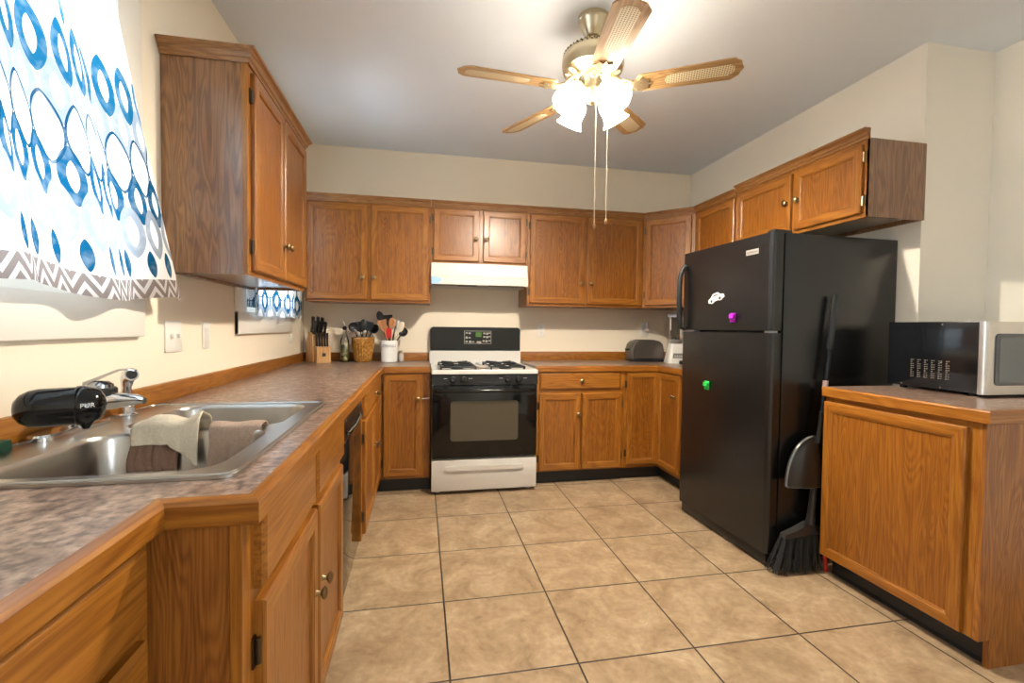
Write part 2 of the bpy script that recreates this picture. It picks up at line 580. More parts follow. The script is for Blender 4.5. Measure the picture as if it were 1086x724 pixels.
def merge(bm, tmp, xf=None, mat=None):
    mp = {}
    for v in tmp.verts:
        mp[v] = bm.verts.new(xf @ v.co if xf is not None else v.co)
    for f in tmp.faces:
        try:
            nf = bm.faces.new([mp[v] for v in f.verts])
            nf.material_index = f.material_index if mat is None else mat
        except ValueError:
            pass
    tmp.free()


def loft(bm, rings, close=True, cap0=True, cap1=True, mat=0):
    """rings: lists of points with equal length"""
    vr = [[bm.verts.new(p) for p in r] for r in rings]
    n = len(vr[0])
    for a, b in zip(vr, vr[1:]):
        for i in range(n if close else n - 1):
            j = (i + 1) % n
            f = bm.faces.new((a[i], a[j], b[j], b[i]))
            f.material_index = mat
    if cap0:
        bm.faces.new(list(reversed(vr[0]))).material_index = mat
    if cap1:
        bm.faces.new(vr[-1]).material_index = mat
    return vr


def frame_of(d):
    d = Vector(d).normalized()
    a = Vector((0, 0, 1)) if abs(d.z) < 0.9 else Vector((1, 0, 0))
    u = d.cross(a).normalized()
    return u, d.cross(u).normalized()


def cyl(bm, p0, p1, r0, r1=None, seg=20, mat=0, caps=True):
    p0, p1 = Vector(p0), Vector(p1)
    r1 = r0 if r1 is None else r1
    u, v = frame_of(p1 - p0)
    rings = []
    for p, r in ((p0, r0), (p1, r1)):
        rings.append([p + u * (r * math.cos(2 * PI * k / seg)) + v * (r * math.sin(2 * PI * k / seg)) for k in range(seg)])
    loft(bm, rings, cap0=caps, cap1=caps, mat=mat)


def lathe_axis(bm, p0, d, prof, seg=28, mat=0, cap0=True, cap1=True, lobes=0, lob_amp=0.0):
    """prof: (radius, distance along d)"""
    p0, d = Vector(p0), Vector(d).normalized()
    u, v = frame_of(d)
    rings = []
    for r, t in prof:
        ring = []
        for k in range(seg):
            a = 2 * PI * k / seg
            rr = max(r, 1e-4) * (1 + (lob_amp * math.cos(lobes * a) if lobes else 0))
            ring.append(p0 + d * t + u * (rr * math.cos(a)) + v * (rr * math.sin(a)))
        rings.append(ring)
    loft(bm, rings, cap0=cap0, cap1=cap1, mat=mat)


def lathe(bm, x, y, prof, seg=28, **kw):
    lathe_axis(bm, (x, y, 0), (0, 0, 1), prof, seg, **kw)


def tube(bm, pts, r, seg=10, mat=0):
    pts = [Vector(p) for p in pts]
    n = len(pts)
    rad = r if isinstance(r, (list, tuple)) else [r] * n
    rings = []
    pu = None
    for i, p in enumerate(pts):
        d = (pts[min(i + 1, n - 1)] - pts[max(i - 1, 0)]).normalized()
        if pu is None:
            u, v = frame_of(d)
        else:
            u = (pu - d * pu.dot(d)).normalized()
            v = d.cross(u)
        pu = u
        rings.append([p + u * (rad[i] * math.cos(2 * PI * k / seg)) + v * (rad[i] * math.sin(2 * PI * k / seg)) for k in range(seg)])
    loft(bm, rings, mat=mat)


def sphere(bm, c, rx, ry=None, rz=None, seg=20, rings=12, xf=None, mat=0):
    ry, rz = ry or rx, rz or rx
    tmp = bmesh.new()
    bmesh.ops.create_uvsphere(tmp, u_segments=seg, v_segments=rings, radius=1)
    M_ = Matrix.Translation(c) @ (xf.to_4x4() if xf is not None else Matrix.Identity(4)) @ Matrix.Diagonal((rx, ry, rz, 1))
    merge(bm, tmp, M_, mat)


def prism(bm, poly, axis, a, b, mat=0, xf=None):
    """poly in the two other axes (order x,y,z without `axis`), extruded a..b"""
    def P3(p, t):
        q = {'x': (t, p[0], p[1]), 'y': (p[0], t, p[1]), 'z': (p[0], p[1], t)}[axis]
        q = Vector(q)
        return xf @ q if xf is not None else q
    loft(bm, [[P3(p, a) for p in poly], [P3(p, b) for p in poly]], mat=mat)


def rrect(x0, x1, y0, y1, r, n=5):
    pts = []
    for cx, cy, a0 in ((x1 - r, y1 - r, 0), (x0 + r, y1 - r, 90), (x0 + r, y0 + r, 180), (x1 - r, y0 + r, 270)):
        for k in range(n + 1):
            a = R(a0 + 90 * k / n)
            pts.append((cx + r * math.cos(a), cy + r * math.sin(a)))
    return pts


def plate_holes(bm, outer, holes, z0, z1, mat=0, hole_walls=True):
    for z, flip in ((z1, False), (z0, True)):
        edges = []
        for loop in [outer] + holes:
            vv = [bm.verts.new((p[0], p[1], z)) for p in loop]
            for i in range(len(vv)):
                edges.append(bm.edges.new((vv[i], vv[(i + 1) % len(vv)])))
        res = bmesh.ops.triangle_fill(bm, edges=edges, use_beauty=True, normal=(0, 0, -1 if flip else 1))
        for f in res['geom']:
            if isinstance(f, bmesh.types.BMFace):
                f.material_index = mat
                if (f.normal.z < 0) != flip:
                    f.normal_flip()
    for loop in [outer] + (holes if hole_walls else []):
        a = [bm.verts.new((p[0], p[1], z0)) for p in loop]
        b = [bm.verts.new((p[0], p[1], z1)) for p in loop]
        for i in range(len(a)):
            j = (i + 1) % len(a)
            bm.faces.new((a[i], a[j], b[j], b[i])).material_index = mat


def sweep2d(bm, pts, prof, mats=None, mat=0):
    """profile (offset to the right of travel, z) swept along a flat mitred polyline; mats: material per segment"""
    pts = [Vector((p[0], p[1])) for p in pts]
    n = len(pts)
    rows = []
    for i, p in enumerate(pts):
        ds = []
        if i > 0:
            ds.append((p - pts[i - 1]).normalized())
        if i < n - 1:
            ds.append((pts[i + 1] - p).normalized())
        nr = [Vector((d.y, -d.x)) for d in ds]
        if len(nr) == 2:
            b = (nr[0] + nr[1]).normalized()
            off = b / max(0.2, b.dot(nr[0]))
        else:
            off = nr[0]
        rows.append([(p.x + off.x * o, p.y + off.y * o, z) for o, z in prof])
    vr = [[bm.verts.new(q) for q in r] for r in rows]
    m = len(prof)
    for s, (a, b) in enumerate(zip(vr, vr[1:])):
        for i in range(m):
            j = (i + 1) % m
            bm.faces.new((a[i], b[i], b[j], a[j])).material_index = mats[s] if mats else mat
    bm.faces.new(vr[0]).material_index = mats[0] if mats else mat
    bm.faces.new(list(reversed(vr[-1]))).material_index = mats[-1] if mats else mat


def obj(name, bm, mats, parent=None, smooth=35, loc=None, rotz=None, fixn=True):
    if fixn:
        bmesh.ops.recalc_face_normals(bm, faces=list(bm.faces))
    me = bpy.data.meshes.new(name)
    bm.to_mesh(me)
    bm.free()
    for m in (mats if isinstance(mats, (list, tuple)) else [mats]):
        me.materials.append(m)
    if smooth:
        me.shade_smooth()
        me.set_sharp_from_angle(angle=R(smooth))
    o = bpy.data.objects.new(name, me)
    C.objects.link(o)
    if parent:
        o.parent = parent
    if loc is not None:
        o.location = loc
    if rotz is not None:
        o.rotation_euler = (0, 0, rotz)
    return o


def tag(o, label, cat, group=None):
    o['label'] = label
    o['category'] = cat
    if group:
        o['group'] = group
    return o


def thing(name, label, cat, loc=(0, 0, 0), rotz=0.0, group=None, rot=None):
    o = bpy.data.objects.new(name, None)
    o.empty_display_size = 0.05
    C.objects.link(o)
    o.location = loc
    o.rotation_euler = rot if rot else (0, 0, rotz)
    return tag(o, label, cat, group)


def struct(name, bm, m, parent=None, **kw):
    o = obj(name, bm, m, parent, **kw)
    if not parent:
        o['kind'] = 'structure'
    return o


def dup(root, loc, rotz=None, label=None, group=None):
    r = root.copy()
    C.objects.link(r)
    r.location = loc
    if rotz is not None:
        r.rotation_euler = (0, 0, rotz)
    if label:
        r['label'] = label
    if group:
        r['group'] = group
    for ch in list(root.children):
        c = ch.copy()
        C.objects.link(c)
        c.parent = r
        for g in ch.children:
            d = g.copy()
            C.objects.link(d)
            d.parent = c
    return r


def text(name, body, size, mat, parent, M_, depth=0.0004):
    cu = bpy.data.curves.new(name, 'FONT')
    cu.body = body
    cu.size = size
    cu.extrude = depth
    cu.align_x = 'CENTER'
    cu.align_y = 'CENTER'
    t = bpy.data.objects.new(name, cu)
    C.objects.link(t)
    dg = bpy.context.evaluated_depsgraph_get()
    me = bpy.data.meshes.new_from_object(t.evaluated_get(dg))
    bpy.data.objects.remove(t)
    me.transform(M_)
    me.materials.clear()
    me.materials.append(mat)
    o = bpy.data.objects.new(name, me)
    C.objects.link(o)
    o.parent = parent
    return o

# ------------------------------------------------------------------ room shell
YB, XR, XS, YP, YR, ZC = 3.49, 3.41, 3.845, 1.42, -3.3, 2.65
T = 0.14

bm = BM()
box(bm, -T, XS + T, YR - T, YB + T, -0.1, 0.0)
struct('floor', bm, floor_tiles(), smooth=0)
bm = BM()
box(bm, -T, XS + T, YR - T, YB + T, ZC, ZC + 0.1)
struct('ceiling', bm, CEIL, smooth=0)


def wall_with_holes(name, m, axis, a0, a1, t0, t1, holes, z0=0.0, z1=ZC):
    """wall spanning a0..a1 along `axis` (x or y), thickness t0..t1 on the other; holes (b0,b1,zlo,zhi)"""
    bm = BM()
    cuts = sorted(holes)
    cur = a0

    def B(p, q, lo, hi):
        if q - p < 1e-5 or hi - lo < 1e-5:
            return
        if axis == 'x':
            box(bm, p, q, t0, t1, lo, hi)
        else:
            box(bm, t0, t1, p, q, lo, hi)
    for b0, b1, lo, hi in cuts:
        B(cur, b0, z0, z1)
        B(b0, b1, z0, lo)
        B(b0, b1, hi, z1)
        cur = b1
    B(cur, a1, z0, z1)
    return struct(name, bm, m, smooth=0)


W1 = (0.10, 1.165, 1.265, 2.26)
W2 = (2.19, 2.975, 1.255, 2.26)
wall_with_holes('wall_left', WALL, 'y', YR, YB, -T, 0, [(-2.65, -1.35, 0.7, 2.25), W1, W2])  # first opening is unseen, added to admit fill light
wall_with_holes('wall_back', WALL, 'x', -T, XR + T, YB, YB + T, [])
bm = BM()
box(bm, XR, XR + T, YP, YB, 0, ZC)
struct('wall_right', bm, WALL2, smooth=0)
bm = BM()
box(bm, XR + T, XS + T, YP, YP + T, 0, ZC)
struct('wall_return', bm, WALL2, smooth=0)
W3, W4 = (-2.65, -1.35, 0.7, 2.25), (-2.85, -1.55, 0.7, 2.25)  # unseen openings behind the camera, added for the fill lamps
wall_with_holes('wall_side', WALL2, 'y', YR, YP, XS, XS + T, [W4])
wall_with_holes('wall_rear', WALL2, 'x', -T, XS + T, YR - T, YR, [])


def window(n, axis, hole, face, inward, casing=0.11):
    """sash, glass and casing in a wall opening; face = wall face coordinate, inward = +1/-1 into the room"""
    b0, b1, lo, hi = hole

    def B(bm, p, q, d0, d1, z0, z1, bev=0.0):
        c0, c1 = sorted((face + inward * d0, face + inward * d1))
        if axis == 'y':
            box(bm, c0, c1, p, q, z0, z1, bev)
        else:
            box(bm, p, q, c0, c1, z0, z1, bev)
    bm = BM()
    e = 0.012
    B(bm, b0 - casing, b0 + e, 0.0005, 0.020, lo - casing, hi + casing, 0.003)
    B(bm, b1 - e, b1 + casing, 0.0005, 0.020, lo - casing, hi + casing, 0.003)
    B(bm, b0 - casing, b1 + casing, 0.0005, 0.021, hi - e, hi + casing, 0.003)
    B(bm, b0 - casing, b1 + casing, 0.0005, 0.021, lo - casing, lo + e, 0.003)
    w = struct('window_%d' % n, bm, WHITE_TRIM)
    w['kind'] = 'structure'
    bm = BM()
    s = 0.045
    B(bm, b0, b0 + s, -0.09, -0.04, lo, hi)
    B(bm, b1 - s, b1, -0.09, -0.04, lo, hi)
    B(bm, b0, b1, -0.09, -0.04, lo, lo + s)
    B(bm, b0, b1, -0.09, -0.04, hi - s, hi)
    mid = (lo + hi) / 2
    B(bm, b0, b1, -0.085, -0.035, mid - 0.02, mid + 0.02)
    struct('window_frame', bm, WHITE_TRIM, w, smooth=0)
    bm = BM()
    B(bm, b0 + s, b1 - s, -0.068, -0.064, lo + s, hi - s)
    struct('window_pane', bm, GLASS, w, smooth=0)
    return w


window(1, 'y', W1, 0.0, 1)
window(2, 'y', W2, 0.0, 1, casing=0.105)
window(3, 'y', W3, 0.0, 1)  # unseen window, added so fill light can enter from the left
window(4, 'y', W4, XS, -1)  # unseen window, added so fill light can enter from the right

# ------------------------------------------------------------------ cabinet kit (local frame: x = width, front faces -y, z up)
def panel_door(parent, name, x0, x1, z0, z1, knob=None, hinge=None, yb=0.0, th=0.020, sw=0.052, mats=None, label=None, hinge_m=BRONZE, knob_m=BRASSD):
    """framed flat-panel door; back at y=yb, front at yb-th"""
    bm = BM()
    y = lambda d: yb - d
    # loops: (inset, depth from back)
    lp = [(0.0, 0.0), (0.0, th - 0.005), (0.005, th), (sw - 0.010, th), (sw - 0.006, th - 0.003), (sw - 0.003, th - 0.003), (sw, th - 0.010)]
    prev = None
    for ins, dpt in lp:
        ring = [bm.verts.new((px, y(dpt), pz)) for px, pz in ((x0 + ins, z0 + ins), (x1 - ins, z0 + ins), (x1 - ins, z1 - ins), (x0 + ins, z1 - ins))]
        if prev:
            for i in range(4):
                j = (i + 1) % 4
                f = bm.faces.new((prev[i], prev[j], ring[j], ring[i]))
                f.material_index = 1 if i in (0, 2) else 0
        else:
            bm.faces.new(ring).material_index = 0
        prev = ring
    bm.faces.new(prev).material_index = 2
    d = obj(name, bm, mats or [OAK['z'], OAK['x'], PANEL], parent, smooth=20)
    if knob:
        add_knob(d, knob[0], y(th), knob[1], knob_m)
    if hinge:
        hx = x0 if hinge == 'l' else x1
        sgn = -1 if hinge == 'l' else 1
        h = z1 - z0
        for hz in (z0 + min(0.09, h * .18), z1 - min(0.09, h * .18)):
            hb = BM()
            box(hb, min(hx, hx + sgn * 0.014), max(hx, hx + sgn * 0.014), y(0.004), y(0), hz - 0.028, hz + 0.028)
            cyl(hb, (hx + sgn * 0.003, y(0.008), hz - 0.024), (hx + sgn * 0.003, y(0.008), hz + 0.024), 0.0055, seg=10)
            obj('hinge', hb, hinge_m, d)
    return d


def add_knob(parent, x, y, z, m=BRASSD):
    bm = BM()
    lathe_axis(bm, (x, y, z), (0, -1, 0), [(0.010, 0), (0.007, 0.004), (0.006, 0.012), (0.012, 0.016), (0.0170, 0.020), (0.0170, 0.024), (0.012, 0.029), (0.003, 0.031)], 16)
    return obj('knob', bm, m, parent)


def drawer_front(parent, x0, x1, z0, z1, knob=None, yb=0.0, th=0.020, name='drawer'):
    bm = BM()
    prev = None
    for ins, dpt in [(0.0, 0.0), (0.0, th - 0.007), (0.004, th - 0.004), (0.010, th)]:
        ring = [bm.verts.new((px, yb - dpt, pz)) for px, pz in ((x0 + ins, z0 + ins), (x1 - ins, z0 + ins), (x1 - ins, z1 - ins), (x0 + ins, z1 - ins))]
        if prev:
            for i in range(4):
                bm.faces.new((prev[i], prev[(i + 1) % 4], ring[(i + 1) % 4], ring[i]))
        else:
            bm.faces.new(ring)
        prev = ring
    bm.faces.new(prev)
    d = obj(name, bm, OAK['x'], parent, smooth=20)
    if knob:
        add_knob(d, knob[0], yb - th, knob[1])
    return d


def carcass(parent, w, d, z0, z1, side=None, name='carcass'):
    bm = BM()
    box(bm, 0, w, 0.019, d, z0, z1)
    return obj(name, bm, side or PANEL, parent, smooth=0)


def face_frame(parent, w, z0, z1, stiles, rails, ft=0.02):
    """stiles: (x0,x1); rails: (x0,x1,zlo,zhi)"""
    bm = BM()
    for a, b in stiles:
        box(bm, a, b, 0, ft, z0, z1, 0.0012, 0, 1)
    for a, b, lo, hi in rails:
        a, b = max(a, 0.0012), min(b, w - 0.0012)
        hi = min(hi, z1 - 0.0006)
        lo = max(lo, z0 + 0.0006)
        box(bm, a, b, 0.0004, ft, lo, hi, 0, 1)
    return obj('face_frame', bm, [OAK['z'], OAK['x']], parent, smooth=20)


CROWNP = [(0.0, -0.050), (0.008, -0.050), (0.011, -0.038), (0.016, -0.034), (0.020, -0.020), (0.030, -0.010), (0.034, -0.008), (0.036, 0.0), (0.0, 0.0)]


def crown(parent, pts, ztop, mats, seg_m=None):
    bm = BM()
    sweep2d(bm, pts, [(o, ztop + z) for o, z in CROWNP], seg_m)
    return obj('crown_molding', bm, mats, parent, smooth=25)


CRX, CRY = CROWN['x'], CROWN['y']

# ---------- upper cabinets on the back wall (front plane y = 3.16)
UF, UZ0, UZ1, UZC = 3.16, 1.380, 2.130, 2.172
c = thing('wall_cabinet', 'oak wall cabinet with two tall doors above the knife block, left of the white hood', 'cabinet', (0.09, UF, 0))
w = 0.912
carcass(c, w, YB - UF - 0.002, UZ0, UZ1)
face_frame(c, w, UZ0, UZ1, [(0, 0.022), (0.425, 0.487), (w - 0.030, w)], [(0, w, UZ1 - 0.035, UZ1), (0, w, UZ0, UZ0 + 0.035)])
panel_door(c, 'door', 0.012, 0.440, 1.397, 2.112, (0.408, 1.563), None)
panel_door(c, 'door', 0.468, 0.896, 1.397, 2.112, (0.492, 1.563), 'r')
crown(c, [(0, 0), (w, 0)], UZC, [CRX])

c = thing('wall_cabinet', 'short oak cabinet with two small doors directly above the white range hood', 'cabinet', (1.003, UF, 0))
w = 0.762
carcass(c, w, YB - UF - 0.002, 1.695, UZ1)
face_frame(c, w, 1.695, UZ1, [(0, 0.028), (0.365, 0.412), (w - 0.028, w)], [(0, w, UZ1 - 0.03, UZ1), (0, w, 1.695, 1.725)])
panel_door(c, 'door', 0.018, 0.373, 1.713, 2.115, (0.345, 1.886), 'l')
panel_door(c, 'door', 0.405, 0.748, 1.713, 2.115, (0.428, 1.886), 'r')
crown(c, [(0, 0), (w, 0)], UZC, [CRX])

c = thing('wall_cabinet', 'oak wall cabinet with two tall doors right of the white range hood', 'cabinet', (1.767, UF, 0))
w = 1.006
carcass(c, w, YB - UF - 0.002, UZ0, UZ1)
face_frame(c, w, UZ0, UZ1, [(0, 0.030), (0.470, 0.522), (w - 0.022, w)], [(0, w, UZ1 - 0.035, UZ1), (0, w, UZ0, UZ0 + 0.035)])
panel_door(c, 'door', 0.020, 0.482, 1.400, 2.112, (0.452, 1.568), 'l')
panel_door(c, 'door', 0.510, 0.990, 1.400, 2.112, (0.535, 1.568), None)
crown(c, [(0, 0), (w, 0)], UZC, [CRX])

# ---------- diagonal corner wall cabinet
c = thing('corner_wall_cabinet', 'oak diagonal corner wall cabinet above the blender, single tall door', 'cabinet', (2.774, 3.16, 0), -math.atan2(0.30, 0.296))
w = math.hypot(0.296, 0.30)
bm = BM()
ang = math.atan2(0.30, 0.296)
ca, sa = math.cos(ang), math.sin(ang)


def corner_local(p):
    dx, dy = p[0] - 2.774, p[1] - 3.16
    return (dx * ca - dy * sa, dx * sa + dy * ca)


pl = [corner_local(p) for p in ((2.775, 3.175), (3.069, 2.877), (XR - 0.002, 2.862), (XR - 0.002, YB - 0.002), (2.775, YB - 0.002))]
prism(bm, pl, 'z', UZ0, UZ1)
obj('carcass', bm, PANEL, c, smooth=0)
face_frame(c, w, UZ0, UZ1, [(0, 0.035), (w - 0.035, w)], [(0, w, UZ1 - 0.03, UZ1), (0, w, UZ0, UZ0 + 0.03)])
panel_door(c, 'door', 0.026, w - 0.028, 1.400, 2.112, (w - 0.05, 1.57), 'l')
crown(c, [(0, 0), (w, 0)], UZC, [CRX])

# ---------- right wall uppers (front x = 3.07, facing -x; local x runs towards the camera)
RF = 3.07
c = thing('wall_cabinet', 'oak wall cabinet on right wall between corner cabinet and over-fridge cabinet', 'cabinet', (RF, 2.858, 0), R(-90))
w = 0.490
carcass(c, w, XR - RF - 0.002, UZ0, UZ1)
face_frame(c, w, UZ0, UZ1, [(0, 0.035), (w - 0.022, w)], [(0, w, UZ1 - 0.03, UZ1), (0, w, UZ0, UZ0 + 0.03)])
panel_door(c, 'door', 0.028, w - 0.012, 1.400, 2.112, (w - 0.04, 1.57), 'l')
crown(c, [(0, 0), (w, 0)], UZC, [CRX])

c = thing('wall_cabinet', 'wide oak cabinet with two doors over the black refrigerator', 'cabinet', (RF, 2.366, 0), R(-90))
w = 0.961
ZB = 1.762
bm = BM()
box(bm, 0.014, w - 0.014, 0.019, XR - RF - 0.003, ZB + 0.03, UZ1 + 0.0115)
box(bm, 0, 0.014, 0.019, XR - RF - 0.002, ZB, UZ1 + 0.012)
box(bm, w - 0.014, w, 0.0, XR - RF - 0.002, ZB, UZ1 + 0.012)
box(bm, 0.014, w - 0.014, XR - RF - 0.022, XR - RF - 0.002, ZB, ZB + 0.03)
obj('carcass', bm, LAM, c, smooth=0)
bm = BM()
box(bm, 0.016, w - 0.016, 0.021, XR - RF - 0.024, ZB + 0.020, ZB + 0.0295)
obj('underside_panel', bm, plain('grey_underside', (0.42, 0.36, 0.30), 0.7), c, smooth=0)
face_frame(c, w - 0.0005, ZB, UZ1 + 0.012, [(0, 0.035), (0.468, 0.535), (w - 0.045, w - 0.0005)], [(0, w - 0.001, UZ1 - 0.03, UZ1 + 0.012), (0, w - 0.001, ZB, ZB + 0.035)])
panel_door(c, 'door', 0.022, 0.488, ZB + 0.020, 2.118, (0.462, 1.952), None, hinge_m=BRASSD)
panel_door(c, 'door', 0.516, w - 0.028, ZB + 0.020, 2.118, (0.545, 1.952), 'r', hinge_m=BRASSD)
crown(c, [(0, 0), (w, 0)], UZC + 0.018, [CRX])

# ---------- left wall upper (facing +x; local x = +y)
LF = 0.29
c = thing('wall_cabinet', 'tall oak wall cabinet on left wall between the two curtained windows', 'cabinet', (LF, 1.42, 0), R(90))
w = 0.85
z0, z1 = 1.388, 2.175
bm = BM()
box(bm, 0, w, 0.019, LF - 0.002, z0 + 0.012, z1)
box(bm, 0, 0.015, 0.019, LF - 0.002, z0, z0 + 0.012)
box(bm, w - 0.015, w, 0.019, LF - 0.002, z0, z0 + 0.012)
box(bm, 0.015, w - 0.015, LF - 0.03, LF - 0.002, z0, z0 + 0.012)
obj('carcass', bm, LAM, c, smooth=0)
face_frame(c, w, z0, z1, [(0, 0.040), (0.405, 0.435), (w - 0.035, w)], [(0, w, z1 - 0.04, z1), (0, w, z0, z0 + 0.032)])
panel_door(c, 'door', 0.030, 0.415, z0 + 0.018, z1 - 0.022, (0.392, 1.560), 'l')
panel_door(c, 'door', 0.424, w - 0.022, z0 + 0.018, z1 - 0.022, (0.448, 1.560), None)
crown(c, [(0.0, LF - 0.002), (0, 0), (w, 0), (w, LF - 0.002)], 2.222, [CRX, CRY], [1, 0, 1])

# ---------- base cabinets, left run (facing +x, front x = 0.64)
BF, KZ, CT = 0.64, 0.105, 0.868


def toe(parent, w, depth, x0=0.0, x1=None, rec=0.065):
    bm = BM()
    box(bm, x0, x1 if x1 is not None else w, rec, rec + 0.012, 0.0, KZ)
    return obj('toe_kick', bm, BLACK_KICK, parent, smooth=0)


c = thing('sink_base_cabinet', 'oak sink base cabinet with two doors below the double sink', 'cabinet', (BF, 0.345, 0), R(90))
w = 0.955
bm = BM()   # open-topped box so the bowls hang free inside
dpt = BF - 0.002
box(bm, 0, 0.018, 0.02, dpt, 0.0, CT)
box(bm, w - 0.018, w, 0.02, dpt, 0.0, CT)
box(bm, 0.018, w - 0.018, dpt - 0.012, dpt, KZ, CT)
box(bm, 0.018, w - 0.018, 0.02, dpt - 0.012, KZ, KZ + 0.018)
obj('carcass', bm, wood('oak_end_panel', 'z', (0.34, 0.128, 0.022), (0.26, 0.090, 0.014), (0.14, 0.046, 0.008), across=11, figure=1.5), c, smooth=0)
face_frame(c, w, KZ, CT, [(0, 0.062), (0.478, 0.502), (w - 0.035, w)], [(0, w, CT - 0.012, CT), (0, w, 0.700, 0.735), (0, w, KZ, KZ + 0.045)])
drawer_front(c, 0.055, 0.470, 0.722, 0.866, name='false_drawer_front')
drawer_front(c, 0.500, 0.930, 0.722, 0.866, name='false_drawer_front')
panel_door(c, 'door', 0.055, 0.488, 0.140, 0.700, (0.462, 0.478), 'l')
panel_door(c, 'door', 0.512, 0.905, 0.140, 0.700, (0.540, 0.478), None)
toe(c, w, BF)

# near run, set back (front x = 0.502)
NF = 0.500
c = thing('drawer_base_cabinet', 'oak drawer base set back in the near left corner beside the sink base', 'cabinet', (NF, -1.05, 0), R(90))
w = 1.393
carcass(c, w, NF - 0.002, KZ, CT)
face_frame(c, w, KZ, CT, [(0, 0.05), (0.66, 0.70), (w - 0.040, w)], [(0, w, CT - 0.02, CT), (0, w, 0.700, 0.725), (0, w, 0.40, 0.43), (0, w, KZ, KZ + 0.04)])
for a, b in ((0.04, 0.672), (0.688, w - 0.030)):
    for lo, hi in ((0.722, 0.860), (0.425, 0.702), (0.13, 0.405)):
        drawer_front(c, a, b, lo, hi, knob=((a + b) / 2, (lo + hi) / 2))
toe(c, w, NF)

c = thing('corner_base_cabinet', 'oak base cabinet with drawer and two doors between dishwasher and back corner', 'cabinet', (BF, 1.925, 0), R(90))
w = 0.958
carcass(c, w, BF - 0.002, KZ, CT)
face_frame(c, w, KZ, CT, [(0, 0.03), (0.47, 0.50), (w - 0.045, w)], [(0, w, CT - 0.015, CT), (0, w, 0.71, 0.745), (0, w, KZ, KZ + 0.04)])
drawer_front(c, 0.02, w - 0.035, 0.738, 0.860, knob=(0.48, 0.795))
panel_door(c, 'door', 0.02, 0.482, 0.135, 0.715, (0.452, 0.48), 'l')
panel_door(c, 'door', 0.492, w - 0.035, 0.135, 0.715, (0.525, 0.48), None)
toe(c, w, BF)

# back run left of range (front y=2.885, facing -y)
BY = 2.885
c = thing('base_cabinet', 'narrow oak base cabinet with one door between left corner and range', 'cabinet', (BF + 0.001, BY, 0))
w = 0.357
carcass(c, w, YB - BY - 0.002, KZ, CT)
face_frame(c, w, KZ, CT, [(0, 0.045), (w - 0.060, w)], [(0, w, CT - 0.015, CT), (0, w, KZ, KZ + 0.04)])
panel_door(c, 'door', 0.030, 0.300, 0.130, 0.858, (0.272, 0.682), 'l')
toe(c, w, 0)
bm = BM()
cyl(bm, (0.300, -0.012, 0.683), (0.352, -0.010, 0.685), 0.004, seg=8)
obj('latch_pin', bm, WHITE_PL, c)

c = thing('base_cabinet', 'oak base cabinet with one drawer over two doors right of the range', 'cabinet', (1.783, BY, 0))
w = 0.722
carcass(c, w, YB - BY - 0.002, KZ, CT)
face_frame(c, w, KZ, CT, [(0, 0.035), (w - 0.045, w)], [(0, w, CT - 0.012, CT), (0, w, 0.700, 0.735), (0, w, KZ, KZ + 0.03)])
drawer_front(c, 0.028, 0.678, 0.735, 0.860, knob=(0.355, 0.800))
panel_door(c, 'door', 0.026, 0.352, 0.118, 0.702, (0.330, 0.545), 'l')
panel_door(c, 'door', 0.366, 0.690, 0.118, 0.702, None, 'r')
toe(c, w, 0)

c = thing('lazy_susan_cabinet', 'oak corner base cabinet with folding two-leaf door beside the refrigerator', 'cabinet', (2.506, BY, 0))
bm = BM()
prism(bm, [(0.0, 0.019), (0.281 + 0.019, 0.019), (0.281 + 0.019, -0.47), (0.88, -0.47), (0.88, YB - BY - 0.002), (0.0, YB - BY - 0.002)], 'z', KZ, CT)
obj('carcass', bm, PANEL, c, smooth=0)
bm = BM()
box(bm, 0, 0.030, 0, 0.02, KZ, CT, 0, 0)
box(bm, 0, 0.281, 0.0004, 0.02, CT - 0.012, CT, 0, 1)
box(bm, 0, 0.281, 0.0004, 0.02, KZ, KZ + 0.03, 0, 1)
box(bm, 0.281, 0.301, -0.335, 0.0, CT - 0.012, CT, 0, 2)
box(bm, 0.281, 0.301, -0.335, 0.0, KZ, KZ + 0.03, 0, 2)
box(bm, 0.281, 0.301, -0.47, -0.335, KZ, CT, 0, 0)
obj('face_frame', bm, [OAK['z'], OAK['x'], OAK['y']], c, smooth=0)
panel_door(c, 'door', 0.012, 0.276, 0.135, 0.858, None, 'l', sw=0.045)
leaf = panel_door(c, 'door', 0.024, 0.332, 0.135, 0.858, (0.268, 0.70), None, sw=0.045)
leaf.location = (0.281, 0.0, 0)
leaf.rotation_euler = (0, 0, R(-90))
bm = BM()
sweep2d(bm, [(0, 0.072), (0.353, 0.072), (0.353, -0.47)], [(-0.012, 0), (0, 0), (0, KZ), (-0.012, KZ)])
obj('toe_kick', bm, BLACK_KICK, c, smooth=0)

# ------------------------------------------------------------------ worktops
EDGE = [(0.0, 0.868), (0.018, 0.868), (0.021, 0.871), (0.021, 0.905), (0.017, 0.911), (0.006, 0.914), (0.0, 0.914)]
SX0, SX1, SY0, SY1 = 0.030, 0.598, 0.432, 1.288     # sink rim
wt = thing('countertop', 'long L-shaped brown mottled countertop along left wall around the sink', 'countertop', (0, 0, 0))
outer = [(0.003, -1.06), (0.514, -1.06), (0.514, 0.346), (0.652, 0.346), (0.652, 2.880), (0.998, 2.880), (0.998, 3.487), (0.003, 3.487)]
bm = BM()
plate_holes(bm, outer, [rrect(SX0 + 0.012, SX1 - 0.012, SY0 + 0.012, SY1 - 0.012, 0.03)], 0.869, 0.914)
obj('laminate_top', bm, LAMINATE, wt, smooth=0)
bm = BM()
sweep2d(bm, [(0.514, -1.06), (0.514, 0.346 - 0.0), (0.652, 0.346), (0.652, 2.880), (0.998, 2.880)], EDGE, [1, 0, 1, 0])
obj('wood_edge', bm, [OAK['x'], OAK['y']], wt, smooth=25)
